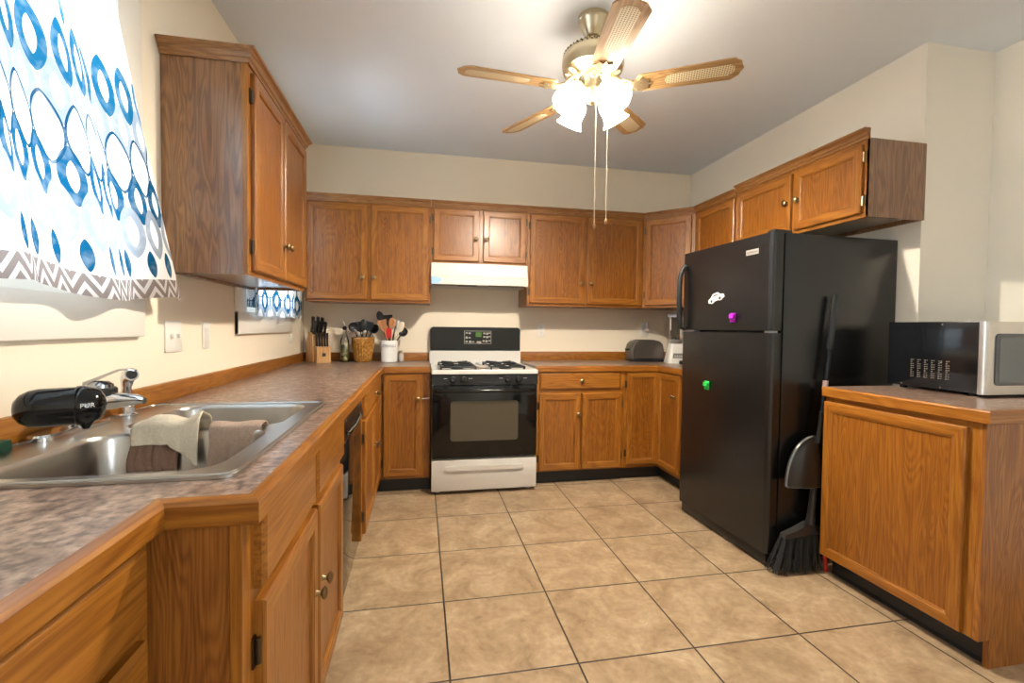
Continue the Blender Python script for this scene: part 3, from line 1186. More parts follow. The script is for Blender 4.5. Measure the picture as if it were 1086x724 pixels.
bm = BM()
box(bm, 0.003, 0.022, -1.06, 3.487, 0.9145, 0.982, 0.002, 0)
box(bm, 0.022, 0.998, 3.468, 3.487, 0.9145, 0.982, 0.002, 1)
obj('backsplash', bm, [OAK['y'], OAK['x']], wt, smooth=25)

wt = thing('countertop', 'brown corner countertop right of the range under toaster and blender', 'countertop', (0, 0, 0))
outer = [(1.782, 2.880), (2.786, 2.880), (2.786, 2.415), (XR - 0.003, 2.415), (XR - 0.003, 3.487), (1.782, 3.487)]
bm = BM()
plate_holes(bm, outer, [], 0.869, 0.914)
obj('laminate_top', bm, LAMINATE, wt, smooth=0)
bm = BM()
sweep2d(bm, [(1.782, 2.880), (2.786, 2.880), (2.786, 2.415)], EDGE, [0, 1])
obj('wood_edge', bm, [OAK['x'], OAK['y']], wt, smooth=25)
bm = BM()
box(bm, 1.782, XR - 0.023, 3.468, 3.487, 0.9145, 0.992, 0.002, 0)
box(bm, XR - 0.022, XR - 0.003, 2.415, 3.487, 0.9145, 0.992, 0.002, 1)
obj('backsplash', bm, [OAK['x'], OAK['y']], wt, smooth=25)

# ------------------------------------------------------------------ sink
s = thing('kitchen_sink', 'double bowl stainless steel sink set in the left countertop', 'sink', (0, 0, 0.9145))
bowls = [(0.150, 0.545, 0.470, 0.838), (0.150, 0.545, 0.876, 1.250)]
bm = BM()
plate_holes(bm, rrect(SX0, SX1, SY0, SY1, 0.03), [rrect(a, b, q, t, 0.075, 8) for a, b, q, t in bowls], 0.0, 0.006, hole_walls=False)
for a, b, q, t in bowls:
    rings = []
    for ins, z, r in ((0, 0.006, 0.075), (0.003, 0.002, 0.073), (0.006, -0.006, 0.07), (0.012, -0.12, 0.065), (0.020, -0.155, 0.060), (0.045, -0.175, 0.045), (0.10, -0.180, 0.03)):
        rings.append([(p[0], p[1], z) for p in rrect(a + ins, b - ins, q + ins, t - ins, r, 8)])
    loft(bm, rings, cap0=False, cap1=True)
bowl_o = obj('basin', bm, STEEL, s, smooth=40)
bm = BM()
tube(bm, [(p[0], p[1], 0.0065) for p in rrect(SX0 + 0.008, SX1 - 0.008, SY0 + 0.008, SY1 - 0.008, 0.028)] + [(SX1 - 0.008, SY1 - 0.036, 0.0065)], 0.0035, 6)
obj('rim_bead', bm, STEEL, s)
for a, b, q, t in bowls:
    bm = BM()
    lathe(bm, (a + b) / 2, (q + t) / 2, [(0.045, -0.1795), (0.045, -0.176), (0.036, -0.1755), (0.030, -0.178), (0.001, -0.178)], 24)
    obj('drain', bm, CHROME, s)

ZS = 0.921
f = thing('faucet', 'chrome single lever kitchen faucet on the sink ledge by left wall', 'faucet', (0.062, 0.870, ZS))
bm = BM()
base = rrect(-0.026, 0.026, -0.122, 0.122, 0.0255, 8)
loft(bm, [[(p[0], p[1], 0.0) for p in base], [(p[0], p[1], 0.010) for p in base], [(p[0] * 0.86, p[1] * 0.97, 0.015) for p in base]])
obj('escutcheon', bm, CHROME, f)
bm = BM()
tube(bm, [(0, 0, 0.012), (0.012, 0, 0.035), (0.035, 0.002, 0.062), (0.062, 0.0, 0.080)], [0.026, 0.024, 0.024, 0.026], 20)
lathe(bm, 0.064, 0.0, [(0.030, 0.058), (0.031, 0.075), (0.030, 0.094)], 24)
obj('faucet_body', bm, CHROME, f)
bm = BM()
tube(bm, [(0.070, -0.004, 0.076), (0.115, -0.012, 0.080), (0.158, -0.020, 0.082), (0.176, -0.024, 0.079)], [0.024, 0.019, 0.013, 0.008], 18)
obj('spout', bm, CHROME, f)
bm = BM()
lathe(bm, 0.064, 0.0, [(0.0335, 0.094), (0.0345, 0.097), (0.0345, 0.108), (0.031, 0.112)], 24)
obj('black_collar', bm, BLACK_PLASTIC, f)
bm = BM()
lathe(bm, 0.064, 0.0, [(0.027, 0.112), (0.026, 0.120), (0.018, 0.127), (0.004, 0.129)], 24)
loft(bm, [[(0.03 + x, y, z) for x, y, z in ring] for ring in (
    [(0.0, -0.010, 0.118), (0.0, 0.010, 0.118), (0.0, 0.010, 0.126), (0.0, -0.010, 0.126)],
    [(0.040, -0.009, 0.136), (0.036, 0.011, 0.136), (0.036, 0.011, 0.143), (0.040, -0.009, 0.143)],
    [(0.078, -0.010, 0.154), (0.072, 0.014, 0.154), (0.072, 0.014, 0.159), (0.078, -0.010, 0.159)],
    [(0.106, -0.018, 0.157), (0.098, 0.016, 0.157), (0.098, 0.016, 0.161), (0.106, -0.018, 0.161)],
    [(0.116, -0.010, 0.154), (0.112, 0.010, 0.154), (0.112, 0.010, 0.157), (0.116, -0.010, 0.157)])])
obj('lever_handle', bm, plain('dark_chrome', (0.42, 0.43, 0.46), 0.15, metal=1), f)

sp = thing('sink_sprayer', 'chrome side sprayer standing in its holder right of the faucet', 'sprayer', (0.066, 1.085, ZS))
bm = BM()
lathe(bm, 0, 0, [(0.028, 0), (0.028, 0.005), (0.020, 0.009), (0.019, 0.028), (0.016, 0.030)], 24)
obj('holder', bm, CHROME, sp)
bm = BM()
tube(bm, [(0, 0, 0.025), (0, 0, 0.05), (0, 0, 0.085), (0.004, -0.003, 0.108), (0.014, -0.012, 0.122), (0.026, -0.022, 0.126)], [0.014, 0.015, 0.012, 0.017, 0.019, 0.019], 18)
obj('spray_head', bm, CHROME, sp)
bm = BM()
cyl(bm, (0.0255, -0.0215, 0.1258), (0.0285, -0.0240, 0.1264), 0.0135, seg=18)
obj('nozzle', bm, BLACK_PLASTIC, sp)

wf = thing('water_filter', 'black and chrome capsule water filter mounted on the faucet', 'water filter', (0.150, 0.690, 1.0125), math.atan2(0.060, 0.118))
bm = BM()
Lh, Rf = 0.070, 0.042
prof = [(0.002, -Lh), (0.018, -Lh + 0.003), (0.031, -Lh + 0.012), (0.039, -Lh + 0.026), (Rf, -Lh + 0.042), (Rf, 0.036)]
lathe_axis(bm, (0, 0, 0), (1, 0, 0), prof, 32)
obj('capsule_shell', bm, BLACK_GLOSS, wf)
bm = BM()
lathe_axis(bm, (0, 0, 0), (1, 0, 0), [(Rf + 0.0005, 0.030), (Rf + 0.0025, 0.034), (Rf + 0.0025, 0.044), (0.040, 0.058), (0.033, 0.071), (0.020, 0.079), (0.002, 0.082)], 32)
lathe_axis(bm, (0.046, -0.008, -0.030), (0, 0, -1), [(0.020, 0), (0.012, 0.012), (0.006, 0.022)], 16)
obj('end_cap', bm, BLACK_GLOSS, wf)
bm = BM()
cyl(bm, (0.050, 0.020, 0.004), (0.048, 0.110, -0.006), 0.016, 0.018, 18)
obj('faucet_coupling', bm, CHROME, wf)
Mt = Matrix.Translation((0.052, -0.0422, 0.004)) @ Matrix.Rotation(R(18), 4, 'Z') @ Matrix.Rotation(R(90), 4, 'X')
text('maker_lettering', 'PUR', 0.014, STICKER_W, wf, Mt)

bm = BM()
prof = rrect(-0.016, 0.016, -0.025, 0.025, 0.007)
loft(bm, [[(p[0], p[1], 0) for p in prof], [(p[0] * 1.03, p[1] * 1.03, 0.010) for p in prof], [(p[0], p[1], 0.022) for p in prof]])
o = obj('scouring_pad', bm, SPONGE, None, loc=(0.052, 0.664, ZS + 0.0005))
tag(o, 'dark green scouring pad on the sink ledge at the left edge of the photo', 'sponge')


def drape(name, mat, xa, xb, ytop, front, back, th, label, wav=0.004, skew=0.0, lump=0.0, seed=1, tail=0.0, half=0.019):
    """a cloth hung over the sink divider (runs along x); front = length down the near side"""
    rnd = random.Random(seed)
    bm = BM()
    nu, path = 26, []
    zt = 0.924
    path = []
    n1, n2 = 14, 8
    for i in range(n1 + 1):
        path.append((-half - 0.004 - 0.13 * front * (1 - i / n1), -front * (1 - i / n1)))
    for k in range(1, 6):
        a = PI * k / 6
        path.append((-(half + 0.004) * math.cos(a), 0.006 * math.sin(a)))
    for i in range(n2 + 1):
        path.append((half + 0.004 + 0.13 * back * i / n2, -back * i / n2))
    ph = [rnd.uniform(0, 6) for _ in range(4)]
    grid = []
    for j, (dy, dz) in enumerate(path):
        row = []
        t = j / (len(path) - 1)
        for i in range(nu + 1):
            u = i / nu
            x = xa + (xb - xa) * u
            side = -1 if dy < 0 else 1
            hang = min(1, -dz / 0.05) if dz < 0 else 0
            w_ = wav * (math.sin(u * 11 + ph[0]) + 0.6 * math.sin(u * 23 + ph[1] + dz * 30)) * hang
            zz = zt + dz * (1 + (tail * max(0, u - 0.55) * 2 if side < 0 else 0)) + lump * max(0, 1 - abs(dy) / 0.03) * (0.5 + 0.5 * math.sin(u * 9 + ph[2]))
            xx = x + skew * (-dz) * side + 0.002 * math.sin(dz * 70 + ph[3])
            row.append(bm.verts.new((xx, ytop + dy + side * (abs(w_) + th), zz + th)))
        grid.append(row)
    for a, b in zip(grid, grid[1:]):
        for i in range(nu):
            bm.faces.new((a[i], a[i + 1], b[i + 1], b[i]))
    o = obj(name, bm, mat, None, smooth=180)
    md = o.modifiers.new('thickness', 'SOLIDIFY')
    md.thickness = 0.004
    md.offset = 1
    return tag(o, label, 'cloth')


drape('dishcloth', BROWN_CLOTH, 0.215, 0.325, 0.857, 0.100, 0.05, 0.0015, 'brown dishcloth over sink divider, under the cream cloth', seed=3)
drape('dishcloth', CREAM_CLOTH, 0.225, 0.375, 0.857, 0.045, 0.04, 0.013, 'cream dishcloth bunched on top of the brown one on the sink divider', wav=0.006, lump=0.018, seed=5, tail=1.5)
drape('dishcloth', TAUPE_CLOTH, 0.395, 0.520, 0.857, 0.098, 0.06, 0.002, 'taupe ribbed dishcloth over sink divider nearest the room', wav=0.004, lump=0.006, seed=8)

# ------------------------------------------------------------------ dishwasher
d = thing('dishwasher', 'black glossy dishwasher between sink base and corner cabinet', 'dishwasher', (0.622, 1.304, 0), R(90))
w = 0.616
bm = BM()
box(bm, 0.002, w, 0.03, 0.60, 0.02, 0.862)
obj('tub_shell', bm, BLACK_MATTE, d, smooth=0)
bm = BM()
box(bm, 0.004, w - 0.002, -0.012, 0.03, 0.115, 0.725, 0.004)
obj('door', bm, BLACK_DW, d)
bm = BM()
prism(bm, [(0.03, 0.735), (-0.018, 0.735), (-0.028, 0.755), (-0.020, 0.795), (-0.016, 0.858), (0.03, 0.862)], 'x', 0.004, w - 0.002)
cp = obj('control_panel', bm, plain('black_satin_panel', (0.006, 0.006, 0.006), 0.3, spec=0.3), d, smooth=50)
bm = BM()
tube(bm, [(0.10, -0.020, 0.775), (0.14, -0.026, 0.766), (w / 2, -0.029, 0.762), (w - 0.14, -0.026, 0.766), (w - 0.10, -0.020, 0.775)], 0.009, 10)
obj('handle', bm, BLACK_GLOSS, cp)
bm = BM()
for k in range(4):
    lathe_axis(bm, (0.09 + 0.035 * k if k < 2 else w - 0.09 - 0.035 * (k - 2), -0.018, 0.828), (0, -1, 0), [(0.010, 0), (0.010, 0.003), (0.002, 0.004)], 14)
obj('buttons', bm, GREY_PL, cp)
bm = BM()
box(bm, 0.004, w - 0.002, 0.020, 0.03, 0.0, 0.112)
obj('kick_plate', bm, BLACK_DW, d, smooth=0)

# ------------------------------------------------------------------ range
RX0, RX1 = 1.004, 1.776
rg = thing('gas_range', 'white and black freestanding gas range against the back wall', 'range', (RX0, 2.79, 0))
w = RX1 - RX0
D = YB - 2.79 - 0.012
bm = BM()
box(bm, 0.004, w - 0.004, 0.045, D, 0.02, 0.868)
for fx in (0.05, w - 0.05):
    for fy in (0.08, D - 0.05):
        cyl(bm, (fx, fy, 0), (fx, fy, 0.03), 0.018, seg=12)
obj('body', bm, ENAMEL, rg, smooth=30)
bm = BM()
prism(bm, [(0.045, 0.79), (-0.006, 0.79), (0.006, 0.866), (0.045, 0.866)], 'x', 0.002, w - 0.002)
pn = obj('control_panel', bm, plain('dark_grey_panel', (0.014, 0.013, 0.012), 0.3, spec=0.3), rg, smooth=0)
for kx in (0.150, 0.228, 0.548, 0.626):
    bm = BM()
    lathe_axis(bm, (kx, -0.001, 0.826), (0, -1, 0.15), [(0.026, 0), (0.026, 0.004), (0.021, 0.007), (0.019, 0.022), (0.015, 0.025)], 20)
    box(bm, kx - 0.004, kx + 0.004, -0.034, -0.014, 0.808, 0.848, 0.002)
    obj('burner_knob', bm, BLACK_PLASTIC, pn)
bm = BM()
for kx in (0.098, 0.275, 0.497, 0.675):
    for q in range(3):
        box(bm, kx - 0.012 + q * 0.009, kx - 0.006 + q * 0.009, -0.002, 0.010, 0.832, 0.836)
obj('panel_print', bm, PALE_PRINT, pn, smooth=0)
# cooktop: pressed sheet with raised rim
bm = BM()
rings = []
for ins, z in ((0.0, 0.866), (0.0, 0.890), (0.004, 0.896), (0.020, 0.896), (0.030, 0.888), (0.034, 0.886)):
    rings.append([(p[0], p[1], z) for p in rrect(ins, w - ins, -0.010 + ins, D - 0.075 - ins * 0.3, 0.016 if ins < 0.01 else 0.02)])
loft(bm, rings)
obj('cooktop', bm, ENAMEL, rg, smooth=40)
GR = plain('cast_iron', (0.02, 0.022, 0.024), 0.55)
for gx in (0.195, 0.560):
    bm = BM()
    hx, y0, y1, zt = 0.125, 0.080, 0.520, 0.915
    for q in (-1, 1):
        box(bm, gx + q * hx - 0.006, gx + q * hx + 0.006, y0, y1, zt - 0.012, zt, 0.003)
    for yy in (y0, (y0 + y1) / 2, y1):
        box(bm, gx - hx, gx + hx, yy - 0.006, yy + 0.006, zt - 0.012, zt, 0.003)
    for yc in (0.190, 0.410):
        for a in range(4):
            an = PI / 4 + a * PI / 2
            dx, dy = math.cos(an), math.sin(an)
            xf = Matrix.Translation((gx, yc, 0)) @ Matrix.Rotation(an, 4, 'Z')
            box(bm, 0.035, 0.145, -0.006, 0.006, zt - 0.006, zt + 0.010, 0.003, xf=xf)
    for q in (-1, 1):
        for yy in (y0, y1):
            box(bm, gx + q * hx - 0.008, gx + q * hx + 0.008, yy - 0.008, yy + 0.008, 0.886, zt)
    g = obj('burner_grate', bm, GR, rg, smooth=30)
    for yc in (0.190, 0.410):
        bm = BM()
        lathe(bm, gx, yc, [(0.046, 0.886), (0.046, 0.892), (0.036, 0.894), (0.036, 0.900), (0.028, 0.904), (0.002, 0.905)], 24)
        obj('burner_cap', bm, GR, g)
# backguard
bm = BM()
prism(bm, [(D - 0.078, 0.868), (D, 0.868), (D, 1.0), (D - 0.056, 1.0), (D - 0.066, 0.93)], 'x', 0.0, w)
bgd = obj('backguard', bm, ENAMEL, rg, smooth=0)
bm = BM()
prof = [(0.003, 1.0)] + [(0.003 + 0.028 - 0.028 * math.cos(a), 1.172 + 0.028 * math.sin(a)) for a in [PI / 2 * k / 5 for k in range(6)]] + \
       [(w - 0.003 - 0.028 + 0.028 * math.sin(a), 1.172 + 0.028 * math.cos(a)) for a in [PI / 2 * k / 5 for k in range(6)]] + [(w - 0.003, 1.0)]
prism(bm, prof, 'y', D - 0.060, D)
bmesh.ops.bevel(bm, geom=[e for e in bm.edges if all(abs(v.co.y - (D - 0.060)) < 1e-5 for v in e.verts)], offset=0.008, segments=2, affect='EDGES')
bp = obj('console', bm, plain('black_console', (0.010, 0.010, 0.009), 0.22, spec=0.35), rg, smooth=40)
bm = BM()
fy = D - 0.0615
for a, b, lo, hi in ((0.285, 0.515, 1.166, 1.169), (0.285, 0.515, 1.060, 1.063), (0.285, 0.288, 1.060, 1.169), (0.512, 0.515, 1.060, 1.169)):
    box(bm, a, b, fy, fy + 0.002, lo, hi)
for k, (px, pz) in enumerate([(0.305, 1.15), (0.33, 1.15), (0.305, 1.115), (0.33, 1.11), (0.305, 1.08), (0.335, 1.08), (0.36, 1.075), (0.455, 1.15), (0.48, 1.15), (0.50, 1.15), (0.455, 1.12), (0.48, 1.12), (0.50, 1.12), (0.45, 1.085), (0.475, 1.085), (0.50, 1.085), (0.40, 1.075), (0.42, 1.075)]):
    box(bm, px - 0.009, px + 0.009, fy, fy + 0.002, pz - 0.004 - 0.004 * (k % 3), pz + 0.005)
obj('keypad_print', bm, plain('console_print', (0.42, 0.40, 0.36), 0.4), bp, smooth=0)
bm = BM()
box(bm, 0.382, 0.432, fy, fy + 0.002, 1.118, 1.158)
obj('clock_display', bm, LED, bp, smooth=0)
# oven door
bm = BM()
box(bm, 0.006, w - 0.006, 0.0, 0.044, 0.262, 0.784, 0.006)
dr = obj('oven_door', bm, BLACK_GLOSS, rg)
bm = BM()
prism(bm, rrect(0.135, 0.625, 0.385, 0.672, 0.02), 'y', -0.0015, 0.001)
obj('oven_window', bm, OVENGLASS, dr, smooth=0)
bm = BM()
tube(bm, [(0.030, 0.0, 0.745), (0.045, -0.036, 0.748), (0.10, -0.046, 0.750), (w / 2, -0.050, 0.750), (w - 0.10, -0.046, 0.750), (w - 0.045, -0.036, 0.748), (w - 0.030, 0.0, 0.745)], [0.012, 0.013, 0.014, 0.014, 0.014, 0.013, 0.012], 14)
obj('handle', bm, BLACK_GLOSS, dr)
bm = BM()
box(bm, 0.004, w - 0.004, 0.002, 0.044, 0.028, 0.248, 0.006)
dw = obj('storage_drawer', bm, ENAMEL, rg)
bm = BM()
prism(bm, rrect(0.095, 0.672, 0.175, 0.205, 0.014), 'y', -0.012, 0.004)
bmesh.ops.bevel(bm, geom=[e for e in bm.edges if all(abs(v.co.y + 0.012) < 1e-5 for v in e.verts)], offset=0.007, segments=2, affect='EDGES')
obj('drawer_pull', bm, ENAMEL, dw, smooth=50)

o = thing('spoon_rest', 'small pale spoon rest between the burner grates on the range', 'spoon rest', (RX0 + 0.378, 3.00, 0.8865))
bm = BM()
lathe(bm, 0, 0, [(0.030, 0), (0.046, 0.010), (0.052, 0.022), (0.048, 0.022), (0.040, 0.010), (0.005, 0.006)], 24, cap0=True, cap1=True)
obj('dish', bm, plain('pale_pink_ceramic', (0.68, 0.56, 0.50), 0.3), o)
bm = BM()
loft(bm, [[(-0.012, 0.03, 0.014), (0.012, 0.03, 0.014), (0.012, 0.03, 0.020), (-0.012, 0.03, 0.020)], [(-0.03, 0.13, 0.030), (-0.006, 0.13, 0.030), (-0.006, 0.13, 0.036), (-0.03, 0.13, 0.036)]])
obj('handle', bm, plain('blue_grey_ceramic', (0.35, 0.38, 0.42), 0.3), o)

# ------------------------------------------------------------------ range hood
h = thing('range_hood', 'white under-cabinet range hood above the gas range', 'range hood', (1.003, 3.10, 1.524))
w = 0.762
hd = YB - 3.10 - 0.003
bm = BM()
prism(bm, [(0.03, 0.170), (0.03, 0.125), (0.012, 0.072), (0.0, 0.060), (0.0, 0.004), (0.010, 0.004), (0.012, 0.030), (hd - 0.01, 0.030), (hd - 0.01, 0.0), (hd, 0.0), (hd, 0.170)], 'x', 0.002, w - 0.002)
for xx in (0.002, w - 0.014):
    box(bm, xx, xx + 0.012, 0.012, hd, 0.0, 0.032)
hs = obj('hood_shell', bm, HOODW, h, smooth=20)
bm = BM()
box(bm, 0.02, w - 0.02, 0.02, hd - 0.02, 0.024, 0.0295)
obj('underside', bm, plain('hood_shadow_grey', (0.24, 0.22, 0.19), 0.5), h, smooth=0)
bm = BM()
box(bm, 0.22, 0.47, 0.03, 0.20, 0.006, 0.0245, 0.003)
obj('filter', bm, plain('hood_filter', (0.10, 0.09, 0.08), 0.5), h)
bm = BM()
box(bm, 0.36, 0.45, 0.012, 0.09, 0.004, 0.020, 0.003)
obj('lamp_lens', bm, plain('milky_lens', (0.6, 0.58, 0.52), 0.4), h)
bm = BM()
for kx in (0.552, 0.592):
    box(bm, kx - 0.012, kx + 0.012, 0.026, 0.032, 0.142, 0.154, 0.002)
box(bm, 0.62, 0.655, 0.0275, 0.0305, 0.149, 0.152)
obj('switches', bm, plain('almond_switch', (0.55, 0.52, 0.46), 0.4), h)
bm = BM()
prism(bm, [(0.004, 0.006), (0.055, 0.010), (0.078, 0.028), (0.074, 0.050), (0.035, 0.058), (0.004, 0.060)], 'y', -0.0012, 0.0006)
obj('blue_film_patch', bm, BLUE_TAPE, h, smooth=0)

# ------------------------------------------------------------------ refrigerator (front faces -x, slightly turned)
fa = 0.03
FW, FZ, FD = 0.772, 1.685, 0.704
fr = thing('refrigerator', 'black top-freezer refrigerator against the right wall', 'refrigerator', (2.702, 1.508, 0), fa)
bm = BM()
box(bm, 0.0, FD, 0.0, FW, 0.03, FZ, 0.004)
for yy in (0.06, FW - 0.06):
    cyl(bm, (0.05, yy, 0), (0.05, yy, 0.035), 0.02, seg=12)
    cyl(bm, (FD - 0.06, yy, 0), (FD - 0.06, yy, 0.035), 0.02, seg=12)
obj('cabinet_body', bm, BLACK_FRIDGE, fr)


def fridge_door(name, z0, z1):
    bm = BM()
    t, r = 0.068, 0.026
    prof = [(-0.006, 0.004), (-t + r, 0.002)]
    prof += [(-t + r - r * math.sin(a), 0.002 + r - r * math.cos(a)) for a in [PI / 2 * k / 6 for k in range(1, 7)]]
    prof += [(-t, FW - 0.002 - r)]
    prof += [(-t + r - r * math.cos(a), FW - 0.002 - r + r * math.sin(a)) for a in [PI / 2 * k / 6 for k in range(1, 7)]]
    prof += [(-0.006, FW - 0.004)]
    prism(bm, prof, 'z', z0, z1)
    return obj(name, bm, BLACK_FRIDGE, fr, smooth=30)


ZSPL = 1.193
fd = fridge_door('freezer_door', ZSPL + 0.006, FZ + 0.004)
ld = fridge_door('fresh_food_door', 0.075, ZSPL - 0.006)
bm = BM()
tube(bm, [(-0.066, FW - 0.040, 1.612), (-0.085, FW - 0.034, 1.600), (-0.104, FW - 0.030, 1.54), (-0.108, FW - 0.030, 1.40), (-0.104, FW - 0.030, 1.28), (-0.098, FW - 0.034, 1.215), (-0.066, FW - 0.040, 1.203)], [0.012, 0.014, 0.016, 0.017, 0.017, 0.016, 0.012], 12)
obj('handle', bm, BLACK_PLASTIC, fd)
bm = BM()
box(bm, -0.0695, -0.067, 0.100, 0.190, 1.594, 1.622, 0.0008)
obj('name_badge', bm, plain('silver_badge', (0.55, 0.52, 0.50), 0.35, metal=0.7), fd)
bm = BM()
for q in range(9):
    box(bm, -0.0700, -0.0690, 0.108 + q * 0.0085, 0.114 + q * 0.0085, 1.605, 1.611)
obj('badge_lettering', bm, plain('badge_print', (0.16, 0.14, 0.13), 0.4), fd, smooth=0)
bm = BM()
box(bm, -0.055, 0.05, 0.010, 0.060, FZ + 0.004, FZ + 0.018, 0.004)
obj('hinge_cover', bm, BLACK_PLASTIC, fr)
bm = BM()
box(bm, -0.050, -0.004, 0.020, FW - 0.02, 0.012, 0.070, 0.004)
obj('kick_grille', bm, BLACK_PLASTIC, fr)
bm = BM()
for z in (ZSPL,):
    box(bm, -0.060, -0.015, 0.020, 0.055, z - 0.005, z + 0.005)
    box(bm, -0.060, -0.015, FW - 0.12, FW - 0.03, z - 0.005, z + 0.005)
obj('mid_hinge', bm, LIGHTGREY, fr, smooth=0)


def on_fridge(v, z, out=0.0695):
    """world point on the fridge door front"""
    c_, s_ = math.cos(fa), math.sin(fa)
    return Vector((2.702 - out * c_ - v * s_, 1.508 - out * s_ + v * c_, z))


# stickers and magnets on the doors: local frame x = along door towards the far end reversed, so build in fridge axes
def mag(name, label, cat, v, z):
    return thing(name, label, cat, on_fridge(v, z, 0.0682), fa)


car = mag('car_magnet', 'small white car shaped magnet on the black freezer door', 'magnet', 0.425, 1.385)
bm = BM()
# seen from the room, image right = -y
side = [(0.070, -0.014), (0.069, 0.004), (0.044, 0.013), (0.024, 0.030), (-0.020, 0.030), (-0.038, 0.014), (-0.066, 0.008), (-0.071, -0.012), (-0.052, -0.016), (-0.046, -0.022), (-0.026, -0.022), (-0.020, -0.016), (0.020, -0.016), (0.026, -0.022), (0.048, -0.022), (0.054, -0.016)]
prism(bm, [(p[0] * math.cos(0.22) - p[1] * math.sin(-0.22), p[0] * math.sin(-0.22) + p[1] * math.cos(0.22)) for p in side], 'x', -0.004, 0.0)
obj('car_body', bm, STICKER_W, car, smooth=0)
for wy in (0.038, -0.036):
    bm = BM()
    wz = -0.014 - wy * math.sin(0.22)
    cyl(bm, (-0.0055, wy, wz + 0.005), (0, wy, wz + 0.005), 0.0085, seg=16)
    obj('wheel', bm, BLACK_MATTE, car)
bm = BM()
prism(bm, [(p[0] * math.cos(0.22) - p[1] * math.sin(-0.22), p[0] * math.sin(-0.22) + p[1] * math.cos(0.22)) for p in [(0.026, 0.012), (0.016, 0.022), (-0.012, 0.022), (-0.022, 0.011)]], 'x', -0.0048, -0.0038)
obj('window_shape', bm, GREY_PL, car, smooth=0)
for nm, lab, v, z, m in (('clip_magnet', 'purple clip magnet on the freezer door', 0.272, 1.268, PURPLE), ('clip_magnet', 'green clip magnet on the lower refrigerator door', 0.486, 0.868, GREEN)):
    g = mag(nm, lab, 'magnet', v, z)
    bm = BM()
    box(bm, -0.010, 0.0, -0.018, 0.022, -0.026, 0.026, 0.003)
    obj('clip_back', bm, m, g)
    bm = BM()
    prism(bm, [(-0.010, -0.010), (-0.026, -0.002), (-0.024, 0.020), (-0.010, 0.014)], 'y', -0.024, 0.010)
    obj('clip_lever', bm, m, g, smooth=0)

o = thing('box', 'small teal box lying on top of the refrigerator', 'box', (3.16, 2.02, FZ + 0.0005), 0.2)
bm = BM()
box(bm, -0.08, 0.08, -0.11, 0.11, 0, 0.052, 0.002)
obj('carton', bm, TEAL, o)
bm = BM()
box(bm, -0.081, 0.081, -0.111, 0.111, 0.036, 0.054, 0.002)
obj('lid', bm, TEAL, o)

# ------------------------------------------------------------------ broom, dustpan, stick
b0, b1 = Vector((2.812, 1.448, 0.0)), Vector((2.978, 1.485, 1.385))
ax = (b1 - b0).normalized()
P = lambda t: b0 + (b1 - b0) * t
br = thing('broom', 'black angled broom leaning on the refrigerator side', 'broom', (0, 0, 0))
bm = BM()
tube(bm, [P(0.22), P(0.5), P(0.83)], 0.0115, 14)
obj('pole', bm, plain('dark_blue_black_metal', (0.02, 0.024, 0.03), 0.25, metal=0.6), br)
bm = BM()
tube(bm, [P(0.80), P(0.81), P(0.985), P(1.0)], [0.0135, 0.0155, 0.0155, 0.010], 14)
obj('grip', bm, BLACK_PLASTIC, br)
bm = BM()
lathe_axis(bm, P(0.655), ax, [(0.0122, 0), (0.0122, 0.045)], 16)
obj('label_band', bm, plain('red_white_label', (0.50, 0.35, 0.33), 0.5, noise=0.4, nscale=90), br)
bm = BM()
tube(bm, [P(0.30), P(0.21), P(0.172)], [0.015, 0.017, 0.022], 14)
loft(bm, [[(x, y, z) for x, y, z in ring] for ring in (
    [(2.690, 1.443, 0.175), (2.690, 1.480, 0.175), (2.694, 1.480, 0.196), (2.694, 1.443, 0.196)],
    [(2.76, 1.438, 0.185), (2.76, 1.488, 0.185), (2.76, 1.484, 0.215), (2.76, 1.442, 0.215)],
    [(2.835, 1.438, 0.190), (2.835, 1.490, 0.190), (2.835, 1.486, 0.245), (2.835, 1.444, 0.245)],
    [(2.885, 1.440, 0.188), (2.885, 1.488, 0.188), (2.885, 1.484, 0.225), (2.885, 1.446, 0.225)])])
obj('broom_head', bm, plain('charcoal_plastic', (0.03, 0.028, 0.026), 0.4), br)
bm = BM()
rnd = random.Random(4)
for i in range(190):
    u, v = rnd.random(), rnd.random()
    tx, ty = 2.694 + 0.186 * u, 1.445 + 0.036 * v
    bx = 2.625 + 0.27 * u + rnd.uniform(-.006, .006)
    by = 1.424 + 0.078 * v
    bz = 0.004 + 0.012 * rnd.random() + 0.03 * max(0, 0.15 - u)
    tube(bm, [(tx, ty, 0.190), ((tx * 0.55 + bx * 0.45), (ty * 0.55 + by * 0.45), 0.11), (bx, by, bz)], [0.0022, 0.0026, 0.0022], 4)
o = obj('bristles', bm, BRISTLE, br)
o['kind'] = 'stuff'

dp = thing('dustpan', 'smoky dustpan clipped upright on the broom pole beside the refrigerator', 'dustpan', (2.806, 1.446, 0.435))
bm = BM()
